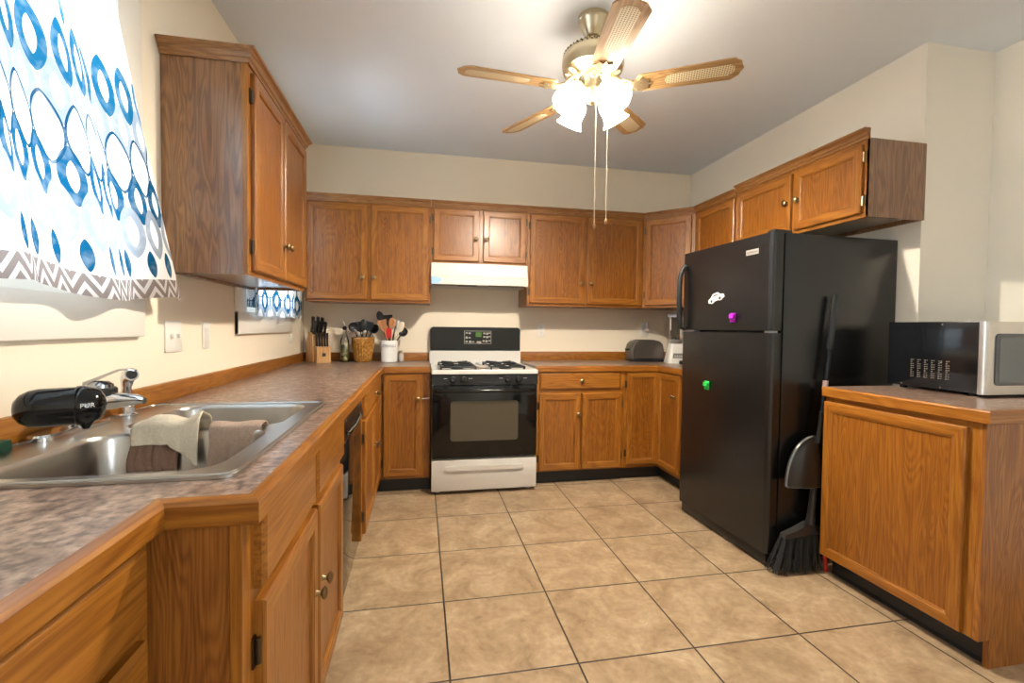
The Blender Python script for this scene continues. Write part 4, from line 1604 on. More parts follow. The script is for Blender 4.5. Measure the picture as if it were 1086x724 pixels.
# curved shell: quarter dome profile opening downwards
rings = []
for k in range(9):
    a = PI / 2 * k / 8
    zz = 0.245 * math.sin(a)
    wd = 0.165 * math.cos(a) ** 0.92 if k < 8 else 0.01
    dpth = 0.050 * math.cos(a) ** 0.8 if k < 8 else 0.004
    xr = 0.055
    rings.append([(xr - wd - 0.0, 0.02, zz), (xr - wd * 0.97, 0.02 - dpth * 0.5, zz), (xr - wd * 0.6, 0.02 - dpth, zz), (xr - wd * 0.2, 0.02 - dpth, zz), (xr, 0.02 - dpth * 0.9, zz), (xr, 0.02, zz)])
loft(bm, rings)
obj('pan', bm, SMOKE, dp, smooth=60)
bm = BM()
tube(bm, [(0.055 - 0.165 * math.cos(PI / 2 * k / 12) ** 0.92 - 0.001, 0.004, 0.245 * math.sin(PI / 2 * k / 12)) for k in range(12)], 0.0045, 8)
tube(bm, [(-0.108, 0.000, 0.0), (-0.02, -0.024, -0.002), (0.053, -0.022, 0.0)], 0.004, 8)
obj('clear_rim', bm, plain('clear_rim_plastic', (0.16, 0.16, 0.16), 0.15, spec=0.8), dp)
bm = BM()
tube(bm, [(0.045, -0.010, 0.215), (0.052, -0.014, 0.29), (0.056, -0.016, 0.37)], [0.011, 0.009, 0.009], 12)
obj('handle', bm, BLACK_PLASTIC, dp)

bm = BM()
tube(bm, [(2.925, 1.436, 0.0), (2.923, 1.440, 0.06), (2.921, 1.444, 0.13)], [0.009, 0.009, 0.007], 10)
tag(obj('stick', bm, RED), 'short red stick standing on floor between broom and peninsula cabinet', 'stick')

# ------------------------------------------------------------------ peninsula
PX, PY0, PY1, PZ = 2.874, 0.762, YP - 0.002, 0.930
pc = thing('peninsula_cabinet', 'oak peninsula base cabinet under the microwave at right', 'cabinet', (PX, PY1, 0), R(-90))
w = PY1 - PY0
ENDP = wood('oak_end_veneer', 'z', (0.41, 0.158, 0.026), (0.30, 0.107, 0.016), (0.17, 0.055, 0.008), across=10, figure=1.6)
bm = BM()
box(bm, 0.0, w - 0.019, 0.019, XS - PX - 0.002, 0.105, PZ - 0.047)
obj('carcass', bm, PANEL, pc, smooth=0)
bm = BM()
prism(bm, [(0.0, 0.105), (0.050, 0.105), (0.050, 0.0), (XS - PX - 0.002, 0.0), (XS - PX - 0.002, PZ - 0.047), (0.0, PZ - 0.047)], 'x', w - 0.018, w)
obj('end_panel', bm, ENDP, pc, smooth=0)
face_frame(pc, w - 0.0185, 0.105, PZ - 0.047, [(0, 0.045), (w - 0.065, w - 0.0185)], [(0, w - 0.019, PZ - 0.085, PZ - 0.047), (0, w - 0.019, 0.105, 0.140)])
panel_door(pc, 'door', 0.006, w - 0.050, 0.110, PZ - 0.070, None, None, sw=0.050)
bm = BM()
box(bm, 0.0, w - 0.019, 0.070, 0.082, 0.0, 0.105)
box(bm, 0.0, w - 0.019, 0.066, 0.070, 0.0, 0.012)
obj('toe_kick', bm, BLACK_KICK, pc, smooth=0)

wt = thing('countertop', 'brown speckled peninsula countertop with oak edge under the microwave', 'countertop', (0, 0, 0))
bm = BM()
plate_holes(bm, [(PX - 0.002, PY0 - 0.002), (XS - 0.002, PY0 - 0.002), (XS - 0.002, PY1), (PX - 0.002, PY1)], [], PZ - 0.046, PZ)
obj('laminate_top', bm, LAMINATE, wt, smooth=0)
bm = BM()
EP = [(0.0, PZ - 0.046), (0.019, PZ - 0.046), (0.021, PZ - 0.043), (0.021, PZ - 0.006), (0.016, PZ), (0.0, PZ)]
sweep2d(bm, [(PX - 0.002, PY1), (PX - 0.002, PY0 - 0.002), (XS - 0.002, PY0 - 0.002)], EP, [1, 0])
obj('wood_edge', bm, [OAK['x'], OAK['y']], wt, smooth=25)

# ------------------------------------------------------------------ microwave
MX, MY, MZ = 3.222, 0.998, PZ
MH, MW, MD = 0.318, 0.55, 0.412
mw = thing('microwave', 'stainless and black countertop microwave on the peninsula', 'microwave', (MX, MY, MZ))
bm = BM()
box(bm, 0, MW, 0.030, MD, 0.014, MH, 0.004)
obj('casing', bm, plain('microwave_black', (0.007, 0.008, 0.010), 0.16, spec=0.6), mw)
for fx in (0.04, MW - 0.04):
    for fy in (0.07, MD - 0.05):
        bm = BM()
        cyl(bm, (fx, fy, 0), (fx, fy, 0.016), 0.014, 0.016, 14)
        obj('foot', bm, BLACK_PLASTIC, mw)
bm = BM()
for cidx in range(6):
    for r_ in range(9):
        zz = 0.060 + r_ * 0.0098
        yy = 0.300 - cidx * 0.030
        box(bm, -0.0006, 0.002, yy - 0.006, yy + 0.001, zz, zz + 0.0042)
        if r_ % 4 != 3:
            box(bm, -0.0006, 0.002, yy - 0.014, yy - 0.009, zz + 0.001, zz + 0.0046)
for yy, zz in ((0.17, 0.135), (0.17, 0.022), (0.34, 0.022), (0.17, 0.306)):
    cyl(bm, (-0.0018, yy, zz), (0.001, yy, zz), 0.0035, seg=10)
obj('side_vents', bm, plain('vent_slot_metal', (0.16, 0.14, 0.11), 0.5), mw, smooth=0)
bm = BM()
bx = 0.022
prof = [(0.0, 0.030)] + [(bx - bx * math.cos(a), 0.004 + bx - bx * math.sin(a)) for a in [PI / 2 * k / 6 for k in range(7)]] + [(0.405, 0.002), (0.405, 0.030)]
prism(bm, prof, 'z', 0.012, MH)
dd = obj('door', bm, STEEL2, mw, smooth=40)
bm = BM()
prism(bm, rrect(0.048, 0.375, 0.050, MH - 0.050, 0.02), 'y', -0.0005, 0.004)
ww = obj('window_bezel', bm, plain('grey_bezel', (0.075, 0.078, 0.082), 0.3), dd, smooth=0)
bm = BM()
prism(bm, rrect(0.066, 0.357, 0.066, MH - 0.068, 0.010), 'y', -0.0015, 0.0)
obj('window_glass', bm, MW_GLASS, ww, smooth=0)
bm = BM()
box(bm, 0.408, MW, 0.002, 0.030, 0.012, MH, 0.003)
cpn = obj('control_panel', bm, BLACK_GLOSS, mw)
bm = BM()
for r_ in range(5):
    for q in range(3):
        box(bm, 0.425 + q * 0.035, 0.453 + q * 0.035, 0.0005, 0.003, 0.06 + r_ * 0.033, 0.083 + r_ * 0.033, 0.002)
obj('keys', bm, GREY_PL, cpn)
bm = BM()
box(bm, 0.425, 0.523, 0.0005, 0.003, 0.25, 0.29)
obj('display', bm, plain('dark_display', (0.01, 0.02, 0.015), 0.1), cpn, smooth=0)

# ------------------------------------------------------------------ curtains
def curtain(name, label, y0t, y1t, y0b, y1b, ztop, zbot, x0, amp, folds, cloth_w, u0=0.0, rod_z=None, zvar=0.0, v0=0.0):
    bm = BM()
    nu, nv = 150, 40
    uvl = bm.loops.layers.uv.new('UVMap')
    grid = []
    for j in range(nv + 1):
        t = j / nv
        z = zbot + (ztop - zbot) * t
        ya, yb_ = y0b + (y0t - y0b) * t, y1b + (y1t - y1b) * t
        row = []
        for i in range(nu + 1):
            s_ = i / nu
            ph = 2 * PI * folds * s_ + 0.5 * math.sin(5 * s_ + 1.3)
            a_ = amp * (1.0 - 0.45 * t)
            x = x0 + a_ * (math.sin(ph) + 0.25 * math.sin(2.3 * ph + 1 + 2 * t))
            y = ya + (yb_ - ya) * (s_ + 0.35 / (2 * PI * folds) * math.cos(ph))
            zz = z + (1 - t) * zvar * math.sin(ph * 0.5 + 0.8)
            row.append((bm.verts.new((x, y, zz)), s_ * cloth_w + u0, t * (ztop - zbot) + v0))
        grid.append(row)
    for a, b in zip(grid, grid[1:]):
        for i in range(nu):
            q = (a[i], a[i + 1], b[i + 1], b[i])
            f = bm.faces.new([k[0] for k in q])
            for lp, k in zip(f.loops, q):
                lp[uvl].uv = (k[1], k[2])
    o = obj(name, bm, CURTAIN, None, smooth=180, fixn=False)
    return tag(o, label, 'curtain')


curtain('curtain', 'large white curtain with blue ogee print over the window above the sink', 0.05, 0.990, -0.02, 1.388, 2.185, 1.275, 0.092, 0.019, 4.6, 1.48, zvar=0.014)
curtain('curtain', 'small blue printed curtain in the far left window under the wall cabinet', 2.16, 3.10, 2.16, 3.165, 2.185, 1.250, 0.064, 0.018, 6, 1.25, u0=0.3, zvar=0.006, v0=0.20)
for lab, ya, yb_, xx in (('metal curtain rod at the top of the window above the sink', 0.0, 1.115, 0.085), ('metal curtain rod at the top of the far left window', 2.12, 3.14, 0.064)):
    rd = thing('curtain_rod', lab, 'curtain rod', (0, ya, 2.194))
    bm = BM()
    tube(bm, [(xx, 0.0, 0), (xx, (yb_ - ya) / 2, 0), (xx, yb_ - ya, 0)], 0.008, 12)
    obj('rod', bm, STEEL2, rd)
    for yy in (0.012, yb_ - ya - 0.012):
        bm = BM()
        box(bm, 0.0215, 0.028, yy - 0.012, yy + 0.012, -0.03, 0.03, 0.002)
        box(bm, 0.026, xx + 0.006, yy - 0.005, yy + 0.005, -0.012, -0.006)
        obj('bracket', bm, STEEL2, rd)

# ------------------------------------------------------------------ switch plates and outlets
def plate(name, label, cat, loc, rotz, w, h, kind):
    p = thing(name, label, cat, loc, rotz)
    bm = BM()
    box(bm, -w / 2, w / 2, -0.006, 0.0, -h / 2, h / 2, 0.002)
    obj('cover_plate', bm, WHITE_PL, p)
    if kind == 'toggle2':
        for q in (-0.023, 0.023):
            bm = BM()
            box(bm, q - 0.005, q + 0.005, -0.018, -0.005, -0.006, 0.010, 0.002)
            obj('toggle', bm, WHITE_PL, p)
    elif kind == 'rocker':
        bm = BM()
        box(bm, -0.016, 0.016, -0.009, -0.005, -0.033, 0.033, 0.002)
        obj('rocker', bm, plain('warm_white_rocker', (0.74, 0.71, 0.65), 0.4), p)
    else:
        for q in (-0.020, 0.020):
            bm = BM()
            prism(bm, rrect(-0.016, 0.016, q - 0.014, q + 0.014, 0.006), 'y', -0.0075, -0.005)
            rc = obj('receptacle', bm, WHITE_PL, p, smooth=0)
            bm = BM()
            for k in (-0.006, 0.006):
                box(bm, k - 0.0012, k + 0.0012, -0.0080, -0.0072, q - 0.002, q + 0.007)
            cyl(bm, (0, -0.0080, q - 0.008), (0, -0.0072, q - 0.008), 0.0022, seg=8)
            obj('slots', bm, GREY_PL, rc, smooth=0)
    return p


plate('light_switch', 'white double toggle switch plate on left wall above the sink sprayer', 'light switch', (0.0005, 1.488, 1.150), R(90), 0.118, 0.118, 'toggle2')
plate('light_switch', 'narrow white dimmer switch on left wall between the two windows', 'light switch', (0.0005, 1.763, 1.150), R(90), 0.068, 0.116, 'rocker')
plate('outlet', 'white wall outlet just right of the range', 'outlet', (1.975, YB - 0.0005, 1.180), 0, 0.072, 0.116, 'outlet')
plate('outlet', 'white wall outlet above the toaster', 'outlet', (2.960, YB - 0.0005, 1.195), 0, 0.072, 0.116, 'outlet')
nl = thing('plug_adapter', 'small white and silver night light plugged in above the toaster', 'night light', (2.975, YB - 0.009, 1.215))
bm = BM()
box(bm, -0.018, 0.018, -0.035, 0.0, -0.032, 0.004, 0.004)
obj('plug_body', bm, LIGHTGREY, nl)
bm = BM()
lathe(bm, 0, -0.018, [(0.014, 0.004), (0.016, 0.02), (0.011, 0.045), (0.002, 0.058)], 16)
obj('lamp_cover', bm, plain('frosted_cover', (0.65, 0.68, 0.70), 0.2), nl)
bm = BM()
box(bm, 0.0005, 0.018, 3.075, 3.100, 1.075, 1.130, 0.003)
tag(obj('wall_hook', bm, WHITE_PL), 'tiny white adhesive hook on left wall below the far window', 'hook')

# ------------------------------------------------------------------ items left of the range
ZT = 0.9145
KB = (0.150, 3.215)
KR = R(35)
kb = thing('knife_block', 'pale wooden knife block in the back left counter corner', 'knife block', (KB[0], KB[1], ZT), KR)
bm = BM()
prism(bm, [(0.052, 0.0), (0.190, 0.0), (0.135, 0.235), (0.066, 0.215)], 'x', 0.0, 0.128)
obj('block_body', bm, BIRCH, kb, smooth=0)
bm = BM()
prism(bm, [(0.0, 0.0), (0.0515, 0.0), (0.060, 0.105), (0.060, 0.128), (0.0, 0.118)], 'x', 0.010, 0.118)
obj('steak_knife_rack', bm, BIRCH, kb, smooth=0)
bm = BM()
box(bm, 0.050, 0.078, -0.001, 0.001, 0.048, 0.074)
obj('badge', bm, BRONZE, kb, smooth=0)
kp = Matrix.Translation((KB[0], KB[1], ZT)) @ Matrix.Rotation(KR, 4, 'Z')


def knife(p, d, ln, wd, label, group):
    p, d = Vector(p), Vector(d).normalized()
    M_ = kp @ Matrix.Translation(p) @ d.to_track_quat('Z', 'Y').to_matrix().to_4x4()
    k = bpy.data.objects.new('knife', None)
    C.objects.link(k)
    k.matrix_world = M_
    tag(k, label, 'knife', group)
    bm = BM()
    rings = []
    for t, s_, off in ((0.0, 0.75, 0), (0.12, 0.9, 0.0), (0.45, 0.78, -0.002), (0.8, 1.0, 0.001), (0.95, 1.0, 0.004), (1.0, 0.7, 0.005)):
        rings.append([(x * wd * s_ * 0.55, y * wd * s_ + off, t * ln) for x, y in ((-0.5, -0.35), (-0.35, -0.5), (0.35, -0.5), (0.5, -0.35), (0.5, 0.35), (0.35, 0.5), (-0.35, 0.5), (-0.5, 0.35))])
    loft(bm, rings)
    obj('handle', bm, BLACK_PLASTIC, k)
    bm = BM()
    for t in (0.25, 0.5, 0.75):
        cyl(bm, (-wd * 0.29, 0, t * ln), (wd * 0.29, 0, t * ln), 0.0018, seg=8)
    obj('rivets', bm, CHROME, k)
    bm = BM()
    box(bm, -0.001, 0.001, -wd * 0.35, wd * 0.35, -0.02, 0.0)
    obj('blade', bm, STEEL2, k, smooth=0)
    return k


updir = (0.0, -0.30, 1.0)
for i, (xx, yy, ln) in enumerate([(0.022, 0.124, 0.125), (0.022, 0.085, 0.105), (0.060, 0.124, 0.125), (0.062, 0.085, 0.10), (0.095, 0.124, 0.120), (0.105, 0.085, 0.095)]):
    zz = 0.215 + (yy - 0.066) / 0.069 * 0.020
    knife((xx, yy, zz), updir, ln, 0.034, 'large black knife handle in the upper slots of the wooden block', 'large knives in the block')
for i in range(5):
    knife((0.022 + i * 0.021, 0.030, 0.1235), (0, 0.10, 1.0), 0.105, 0.0225, 'black steak knife handle in the front rack of the wooden block', 'steak knives in the block')

# oil bottle
b = thing('oil_bottle', 'glass bottle of herbs with metal pourer between knife block and amber crock', 'bottle', (0.335, 3.37, ZT))
bm = BM()
lathe(bm, 0, 0, [(0.033, 0.0), (0.036, 0.004), (0.036, 0.145), (0.032, 0.175), (0.016, 0.215), (0.0135, 0.225), (0.0135, 0.255), (0.015, 0.257)], 28)
obj('glass_body', bm, BOTTLE, b)
bm = BM()
lathe(bm, 0, 0, [(0.031, 0.005), (0.034, 0.008), (0.034, 0.135), (0.032, 0.138)], 24)
obj('contents', bm, HERBS, b)
bm = BM()
lathe(bm, 0, 0, [(0.012, 0.250), (0.016, 0.258), (0.016, 0.275), (0.008, 0.282)], 20)
obj('stopper', bm, BLACK_PLASTIC, b)
bm = BM()
tube(bm, [(0, 0, 0.280), (0, 0, 0.300), (-0.008, 0, 0.318), (-0.022, 0, 0.330)], [0.006, 0.0055, 0.005, 0.004], 10)
obj('pourer', bm, CHROME, b)

# amber crock
cr_ = thing('utensil_crock', 'amber glazed ribbed ceramic crock holding black utensils', 'crock', (0.478, 3.345, ZT))
bm = BM()
prof = [(0.056, 0.0), (0.062, 0.006), (0.072, 0.06), (0.082, 0.12), (0.086, 0.165), (0.085, 0.19), (0.084, 0.196), (0.078, 0.196), (0.076, 0.17), (0.055, 0.02), (0.002, 0.015)]
lathe(bm, 0, 0, prof, 120, lobes=24, lob_amp=0.028)
obj('crock_body', bm, AMBER, cr_, smooth=50)
bm = BM()
lathe(bm, 0, 0, [(0.0862, 0.150), (0.0885, 0.155), (0.0885, 0.190), (0.0862, 0.197), (0.080, 0.197)], 48, lobes=16, lob_amp=0.008, cap0=False, cap1=False)
obj('patterned_band', bm, AMBER, cr_, smooth=50)

# white crock
wc = thing('utensil_crock', 'white cylindrical crock lettered UTENSILS left of the range', 'crock', (0.682, 3.325, ZT))
bm = BM()
lathe(bm, 0, 0, [(0.060, 0), (0.064, 0.003), (0.064, 0.168), (0.063, 0.172), (0.058, 0.172), (0.057, 0.165), (0.057, 0.012), (0.002, 0.010)], 48)
obj('crock_body', bm, WHITE_CER, wc)
txt = 'UTENSILS'
bm = None
for i, chh in enumerate(txt):
    pass
cu_o = text('crock_lettering', txt, 0.029, PRINT, wc, Matrix.Rotation(R(90), 4, 'X'))
for v in cu_o.data.vertices:      # wrap the flat lettering round the crock
    th_ = v.co.x / 0.0645
    rr_ = 0.0645 - v.co.y
    v.co = Vector((rr_ * math.sin(th_), -rr_ * math.cos(th_), v.co.z + 0.128))


def utensil(name, label, base, top, kind, mat, hm=None, r=0.006, rot=0.0, size=1.0):
    """handle from inside the crock up to the head near `top`"""
    base, top = Vector(base), Vector(top)
    d = (top - base)
    ln = d.length
    zd = d.normalized()
    xd = Vector((0, 1, 0)).cross(zd).normalized()
    yd = zd.cross(xd)
    M_ = Matrix.Translation(base) @ Matrix((xd, yd, zd)).transposed().to_4x4() @ Matrix.Rotation(rot, 4, 'Z')
    k = bpy.data.objects.new(name, None)
    C.objects.link(k)
    k.matrix_world = M_
    tag(k, label, 'utensil')
    h0 = ln - 0.085 * size
    bm = BM()
    tube(bm, [(0, 0, 0), (0, 0, h0 * 0.5), (0, 0, h0 + 0.01)], [r * 1.1, r, r * 0.85], 10)
    obj('handle', bm, hm or mat, k)
    bm = BM()
    S = size
    if kind == 'spoon':
        sphere(bm, (0, 0, h0 + 0.042 * S), 0.027 * S, 0.008, 0.044 * S)
    elif kind == 'turner':
        loft(bm, [[(-a, -0.002, z), (a, -0.002, z), (a, 0.002, z), (-a, 0.002, z)] for a, z in ((0.008, h0), (0.024 * S, h0 + 0.02), (0.034 * S, h0 + 0.085 * S))])
    elif kind == 'slotted':
        loft(bm, [[(-a, -0.002, z), (a, -0.002, z), (a, 0.002, z), (-a, 0.002, z)] for a, z in ((0.010, h0), (0.038 * S, h0 + 0.015), (0.040 * S, h0 + 0.085 * S))])
        for q in (-0.02, 0, 0.02):
            box(bm, q * S - 0.003, q * S + 0.003, -0.003, 0.003, h0 + 0.025, h0 + 0.075 * S)
    elif kind == 'ladle':
        lathe_axis(bm, (0, 0.020, h0 + 0.045), (0, -1, 0.25), [(0.004, -0.026), (0.024, -0.020), (0.036, -0.006), (0.040, 0.010), (0.037, 0.010), (0.030, -0.004), (0.004, -0.018)], 24)
    elif kind == 'whisk':
        for q in range(5):
            an = PI * q / 5
            pts = []
            for t in range(9):
                a = PI * t / 8
                rr = 0.028 * S * math.sin(a) if t not in (0, 8) else 0.004
                sg = 1
                pts.append((rr * math.cos(an), rr * math.sin(an), h0 + 0.005 + 0.085 * S * (1 - math.cos(a)) / 2))
            tube(bm, pts, 0.0013, 5)
            tube(bm, [(-p[0], -p[1], p[2]) for p in pts], 0.0013, 5)
    elif kind == 'spatula':
        prism(bm, rrect(-0.022 * S, 0.022 * S, h0, h0 + 0.085 * S, 0.012), 'y', -0.004, 0.004)
    elif kind == 'tongs':
        for q in (-0.014, 0.014):
            box(bm, q - 0.008, q + 0.008, -0.003, 0.003, h0 - 0.02, h0 + 0.08 * S, 0.002)
    obj('head', bm, mat, k)
    return k


zc1 = ZT + 0.03
ux, uy = 0.478, 3.345
utensil('ladle', 'black ladle leaning left in the amber crock', (ux + 0.01, uy, zc1), (ux - 0.080, uy - 0.02, 1.225), 'ladle', BLACK_PLASTIC, rot=0.2)
utensil('slotted_turner', 'wide black slotted turner at back of the amber crock', (ux + 0.005, uy + 0.02, zc1), (ux - 0.030, uy + 0.030, 1.235), 'slotted', BLACK_PLASTIC, rot=0.1)
utensil('serving_spoon', 'black serving spoon standing tallest in the amber crock', (ux - 0.01, uy - 0.01, zc1), (ux + 0.004, uy - 0.004, 1.252), 'spoon', BLACK_PLASTIC, rot=0.0)
utensil('turner', 'black turner at right in the amber crock', (ux - 0.02, uy, zc1), (ux + 0.052, uy - 0.010, 1.235), 'slotted', BLACK_PLASTIC, rot=-0.3, size=0.9)
utensil('pasta_server', 'dark pasta server at far right in the amber crock', (ux - 0.02, uy + 0.01, zc1), (ux + 0.082, uy + 0.025, 1.200), 'ladle', BLACK_PLASTIC, rot=-0.6, size=0.8)
utensil('whisk', 'small metal whisk at front left of the amber crock', (ux + 0.01, uy - 0.02, zc1), (ux - 0.066, uy - 0.052, 1.168), 'whisk', CHROME, size=0.8, r=0.004)

vx, vy = 0.682, 3.325
utensil('turner', 'pale wooden turner leaning left in the white crock', (vx + 0.02, vy - 0.02, zc1), (vx - 0.058, vy - 0.035, 1.248), 'turner', SPOONW, rot=0.0, size=1.1)
utensil('solid_spoon', 'black solid spoon tallest at left of the white crock', (vx + 0.015, vy + 0.01, zc1), (vx - 0.085, vy + 0.025, 1.318), 'spoon', BLACK_PLASTIC, rot=0.0, size=1.0)
utensil('slotted_turner', 'black slotted turner at back of the white crock', (vx + 0.015, vy + 0.02, zc1), (vx - 0.020, vy + 0.040, 1.290), 'slotted', BLACK_PLASTIC, rot=0.0, size=1.0)
utensil('wooden_spoon', 'wooden spoon upright in the middle of the white crock', (vx, vy, zc1), (vx + 0.022, vy - 0.010, 1.268), 'spoon', SPOONW, rot=0.0, size=1.0)
utensil('spatula', 'red silicone spatula low in the white crock', (vx - 0.005, vy - 0.02, zc1), (vx - 0.002, vy - 0.030, 1.185), 'spatula', RED, BLACK_PLASTIC, size=0.95)
utensil('basting_brush', 'brown wooden handled brush left of the red spatula in the white crock', (vx + 0.005, vy - 0.01, zc1), (vx - 0.030, vy - 0.025, 1.205), 'spatula', SPOONW, size=0.6)
utensil('peeler', 'steel handled peeler with black tip in the white crock', (vx, vy + 0.01, zc1), (vx + 0.055, vy + 0.012, 1.252), 'tongs', STEEL2, BLACK_PLASTIC, size=0.7)
utensil('serving_spoon', 'cream plastic spoon leaning right in the white crock', (vx - 0.01, vy - 0.01, zc1), (vx + 0.105, vy - 0.015, 1.235), 'spoon', plain('cream_plastic', (0.66, 0.58, 0.44), 0.4), rot=0.0, size=1.0)
utensil('ladle', 'small dark ladle hanging out right of the white crock', (vx - 0.02, vy + 0.01, zc1), (vx + 0.112, vy + 0.02, 1.175), 'ladle', plain('dark_steel', (0.06, 0.06, 0.06), 0.3, metal=0.7), rot=-0.2, size=0.8)

sl = thing('salt_shaker', 'small glass salt shaker between the white crock and the range', 'shaker', (0.770, 3.40, ZT))
bm = BM()
lathe(bm, 0, 0, [(0.021, 0), (0.023, 0.003), (0.023, 0.050), (0.018, 0.064)], 20)
obj('glass_body', bm, plain('frosted_shaker', (0.55, 0.54, 0.50), 0.15), sl)
bm = BM()
lathe(bm, 0, 0, [(0.020, 0.062), (0.021, 0.066), (0.021, 0.080), (0.014, 0.088), (0.002, 0.090)], 20)
obj('cap', bm, STEEL2, sl)

# ------------------------------------------------------------------ toaster and blender
t = thing('toaster', 'dark grey two-slice toaster on the right countertop', 'toaster', (2.890, 3.330, ZT), R(-4))
bm = BM()
hw, hd_, hh = 0.150, 0.085, 0.190
rings = []
body = [(-hw, 0.014), (-hw - 0.002, 0.10), (-hw + 0.012, 0.150), (-hw + 0.040, 0.178), (-hw + 0.085, hh), (hw - 0.085, hh), (hw - 0.040, 0.180), (hw - 0.012, 0.155), (hw + 0.002, 0.10), (hw, 0.014)]
tmp = bmesh.new()
prism(tmp, body, 'y', -hd_, hd_)
bmesh.ops.bevel(tmp, geom=[e for e in tmp.edges if abs(e.verts[0].co.y - e.verts[1].co.y) < 1e-5], offset=0.016, segments=3, affect='EDGES')
merge(bm, tmp)
obj('housing', bm, TOASTER, t, smooth=50)
bm = BM()
prism(bm, [(-hw + 0.028, 0.030), (-hw + 0.030, 0.12), (-hw + 0.055, 0.162), (-hw + 0.09, 0.172), (hw - 0.09, 0.172), (hw - 0.035, 0.155), (hw - 0.016, 0.12), (hw - 0.016, 0.030)], 'y', -hd_ - 0.003, -hd_ + 0.004)
obj('side_panel', bm, plain('brushed_grey_panel', (0.17, 0.145, 0.125), 0.32, metal=0.7), t, smooth=30)
bm = BM()
box(bm, -hw - 0.003, hw + 0.003, -hd_ - 0.002, hd_ + 0.002, 0.0, 0.022, 0.005)
obj('base', bm, BLACK_PLASTIC, t)
bm = BM()
for q in (-0.032, 0.032):
    box(bm, -0.075, 0.075, q - 0.014, q + 0.014, hh - 0.004, hh + 0.0015)
obj('bread_slots', bm, BLACK_MATTE, t, smooth=0)
bm = BM()
box(bm, -hw - 0.024, -hw + 0.002, -0.022, 0.022, 0.098, 0.114, 0.004)
obj('lever', bm, BLACK_PLASTIC, t)

bl = thing('blender', 'white blender with clear jar beside the refrigerator', 'blender', (3.075, 3.13, ZT), R(-12))
bm = BM()
rings = []
for s_, z in ((0.078, 0.0), (0.080, 0.012), (0.074, 0.035), (0.060, 0.120), (0.052, 0.160), (0.046, 0.165)):
    rings.append([(p[0], p[1], z) for p in rrect(-s_, s_, -s_, s_, s_ * 0.35, 6)])
loft(bm, rings)
obj('motor_base', bm, WHITE_PL, bl, smooth=45)
bm = BM()
prism(bm, [(-0.045, 0.045), (0.045, 0.045), (0.038, 0.085), (-0.038, 0.085)], 'y', -0.079, -0.060)
obj('control_strip', bm, GREY_PL, bl, smooth=0)
bm = BM()
for q in range(4):
    box(bm, -0.034 + q * 0.018, -0.020 + q * 0.018, -0.083, -0.078, 0.053, 0.068, 0.002)
obj('buttons', bm, LIGHTGREY, bl)
bm = BM()
lathe(bm, 0, 0, [(0.046, 0.165), (0.050, 0.170), (0.050, 0.195), (0.044, 0.200)], 28)
obj('jar_collar', bm, GREY_PL, bl)
bm = BM()
lathe(bm, 0, 0, [(0.042, 0.198), (0.046, 0.205), (0.062, 0.385), (0.064, 0.395)], 28, cap1=False)
lathe(bm, 0, 0, [(0.0395, 0.204), (0.0435, 0.210), (0.0595, 0.385), (0.064, 0.395)], 28, cap1=False)
obj('jar', bm, JAR, bl)
bm = BM()
tube(bm, [(0.058, 0.0, 0.370), (0.098, 0, 0.360), (0.100, 0, 0.28), (0.052, 0, 0.250)], 0.008, 10)
obj('jar_handle', bm, plain('clear_handle', (0.5, 0.5, 0.5), 0.2), bl)
bm = BM()
lathe(bm, 0, 0, [(0.066, 0.392), (0.067, 0.398), (0.066, 0.415), (0.030, 0.418), (0.028, 0.430), (0.002, 0.432)], 28)
obj('lid', bm, plain('translucent_white_lid', (0.62, 0.63, 0.68), 0.3), bl)
bm = BM()
for q in range(4):
    a = q * PI / 2
    box(bm, 0.0, 0.026, -0.004, 0.004, 0.215, 0.217, xf=Matrix.Rotation(a, 4, 'Z') @ Matrix.Translation((0, 0, 0)))
cyl(bm, (0, 0, 0.2), (0, 0, 0.222), 0.006, seg=10)
obj('blades', bm, CHROME, bl, smooth=0)
pg = thing('power_plug', 'black power plug with cord lying on counter beside the blender', 'plug', (3.055, 2.985, ZT))
bm = BM()
box(bm, -0.022, 0.022, -0.016, 0.016, 0.0, 0.030, 0.006)
obj('plug_body', bm, BLACK_PLASTIC, pg)
bm = BM()
tube(bm, [(0.018, 0, 0.015), (0.05, 0.02, 0.008), (0.09, 0.06, 0.006), (0.14, 0.10, 0.006), (0.17, 0.17, 0.006)], 0.004, 8)
obj('cord', bm, BLACK_PLASTIC, pg)

# ------------------------------------------------------------------ ceiling fan
FX, FY = 1.715, 1.600
fan = thing('ceiling_fan', 'brass ceiling fan with five cane inset blades and lit frosted shades', 'ceiling fan', (FX, FY, 0))
bm = BM()
lathe(bm, 0, 0, [(0.020, 2.555), (0.034, 2.560), (0.046, 2.578), (0.058, 2.598), (0.064, 2.622), (0.072, 2.632), (0.072, ZC - 0.0005)], 36)
obj('canopy', bm, BRASS, fan)
bm = BM()
cyl(bm, (0, 0, 2.50), (0, 0, 2.572), 0.013, seg=18)
lathe(bm, 0, 0, [(0.022, 2.548), (0.022, 2.562)], 18)
obj('downrod', bm, BRASS, fan)
bm = BM()
lathe(bm, 0, 0, [(0.020, 2.515), (0.060, 2.512), (0.105, 2.500), (0.132, 2.482), (0.142, 2.462), (0.144, 2.425), (0.138, 2.412), (0.138, 2.402), (0.120, 2.390), (0.070, 2.372), (0.060, 2.368), (0.002, 2.366)], 48)
mt = obj('motor_housing', bm, BRASS, fan)
bm = BM()
for k in range(40):
    a = 2 * PI * k / 40
    for q, zz in ((0, 2.487), (0.5, 2.476)):
        aa = a + q * 2 * PI / 40
        rr = 0.129 if q == 0 else 0.1385
        cyl(bm, (rr * 0.97 * math.cos(aa), rr * 0.97 * math.sin(aa), zz), (rr * 1.003 * math.cos(aa), rr * 1.003 * math.sin(aa), zz + 0.0005), 0.0036, seg=6)
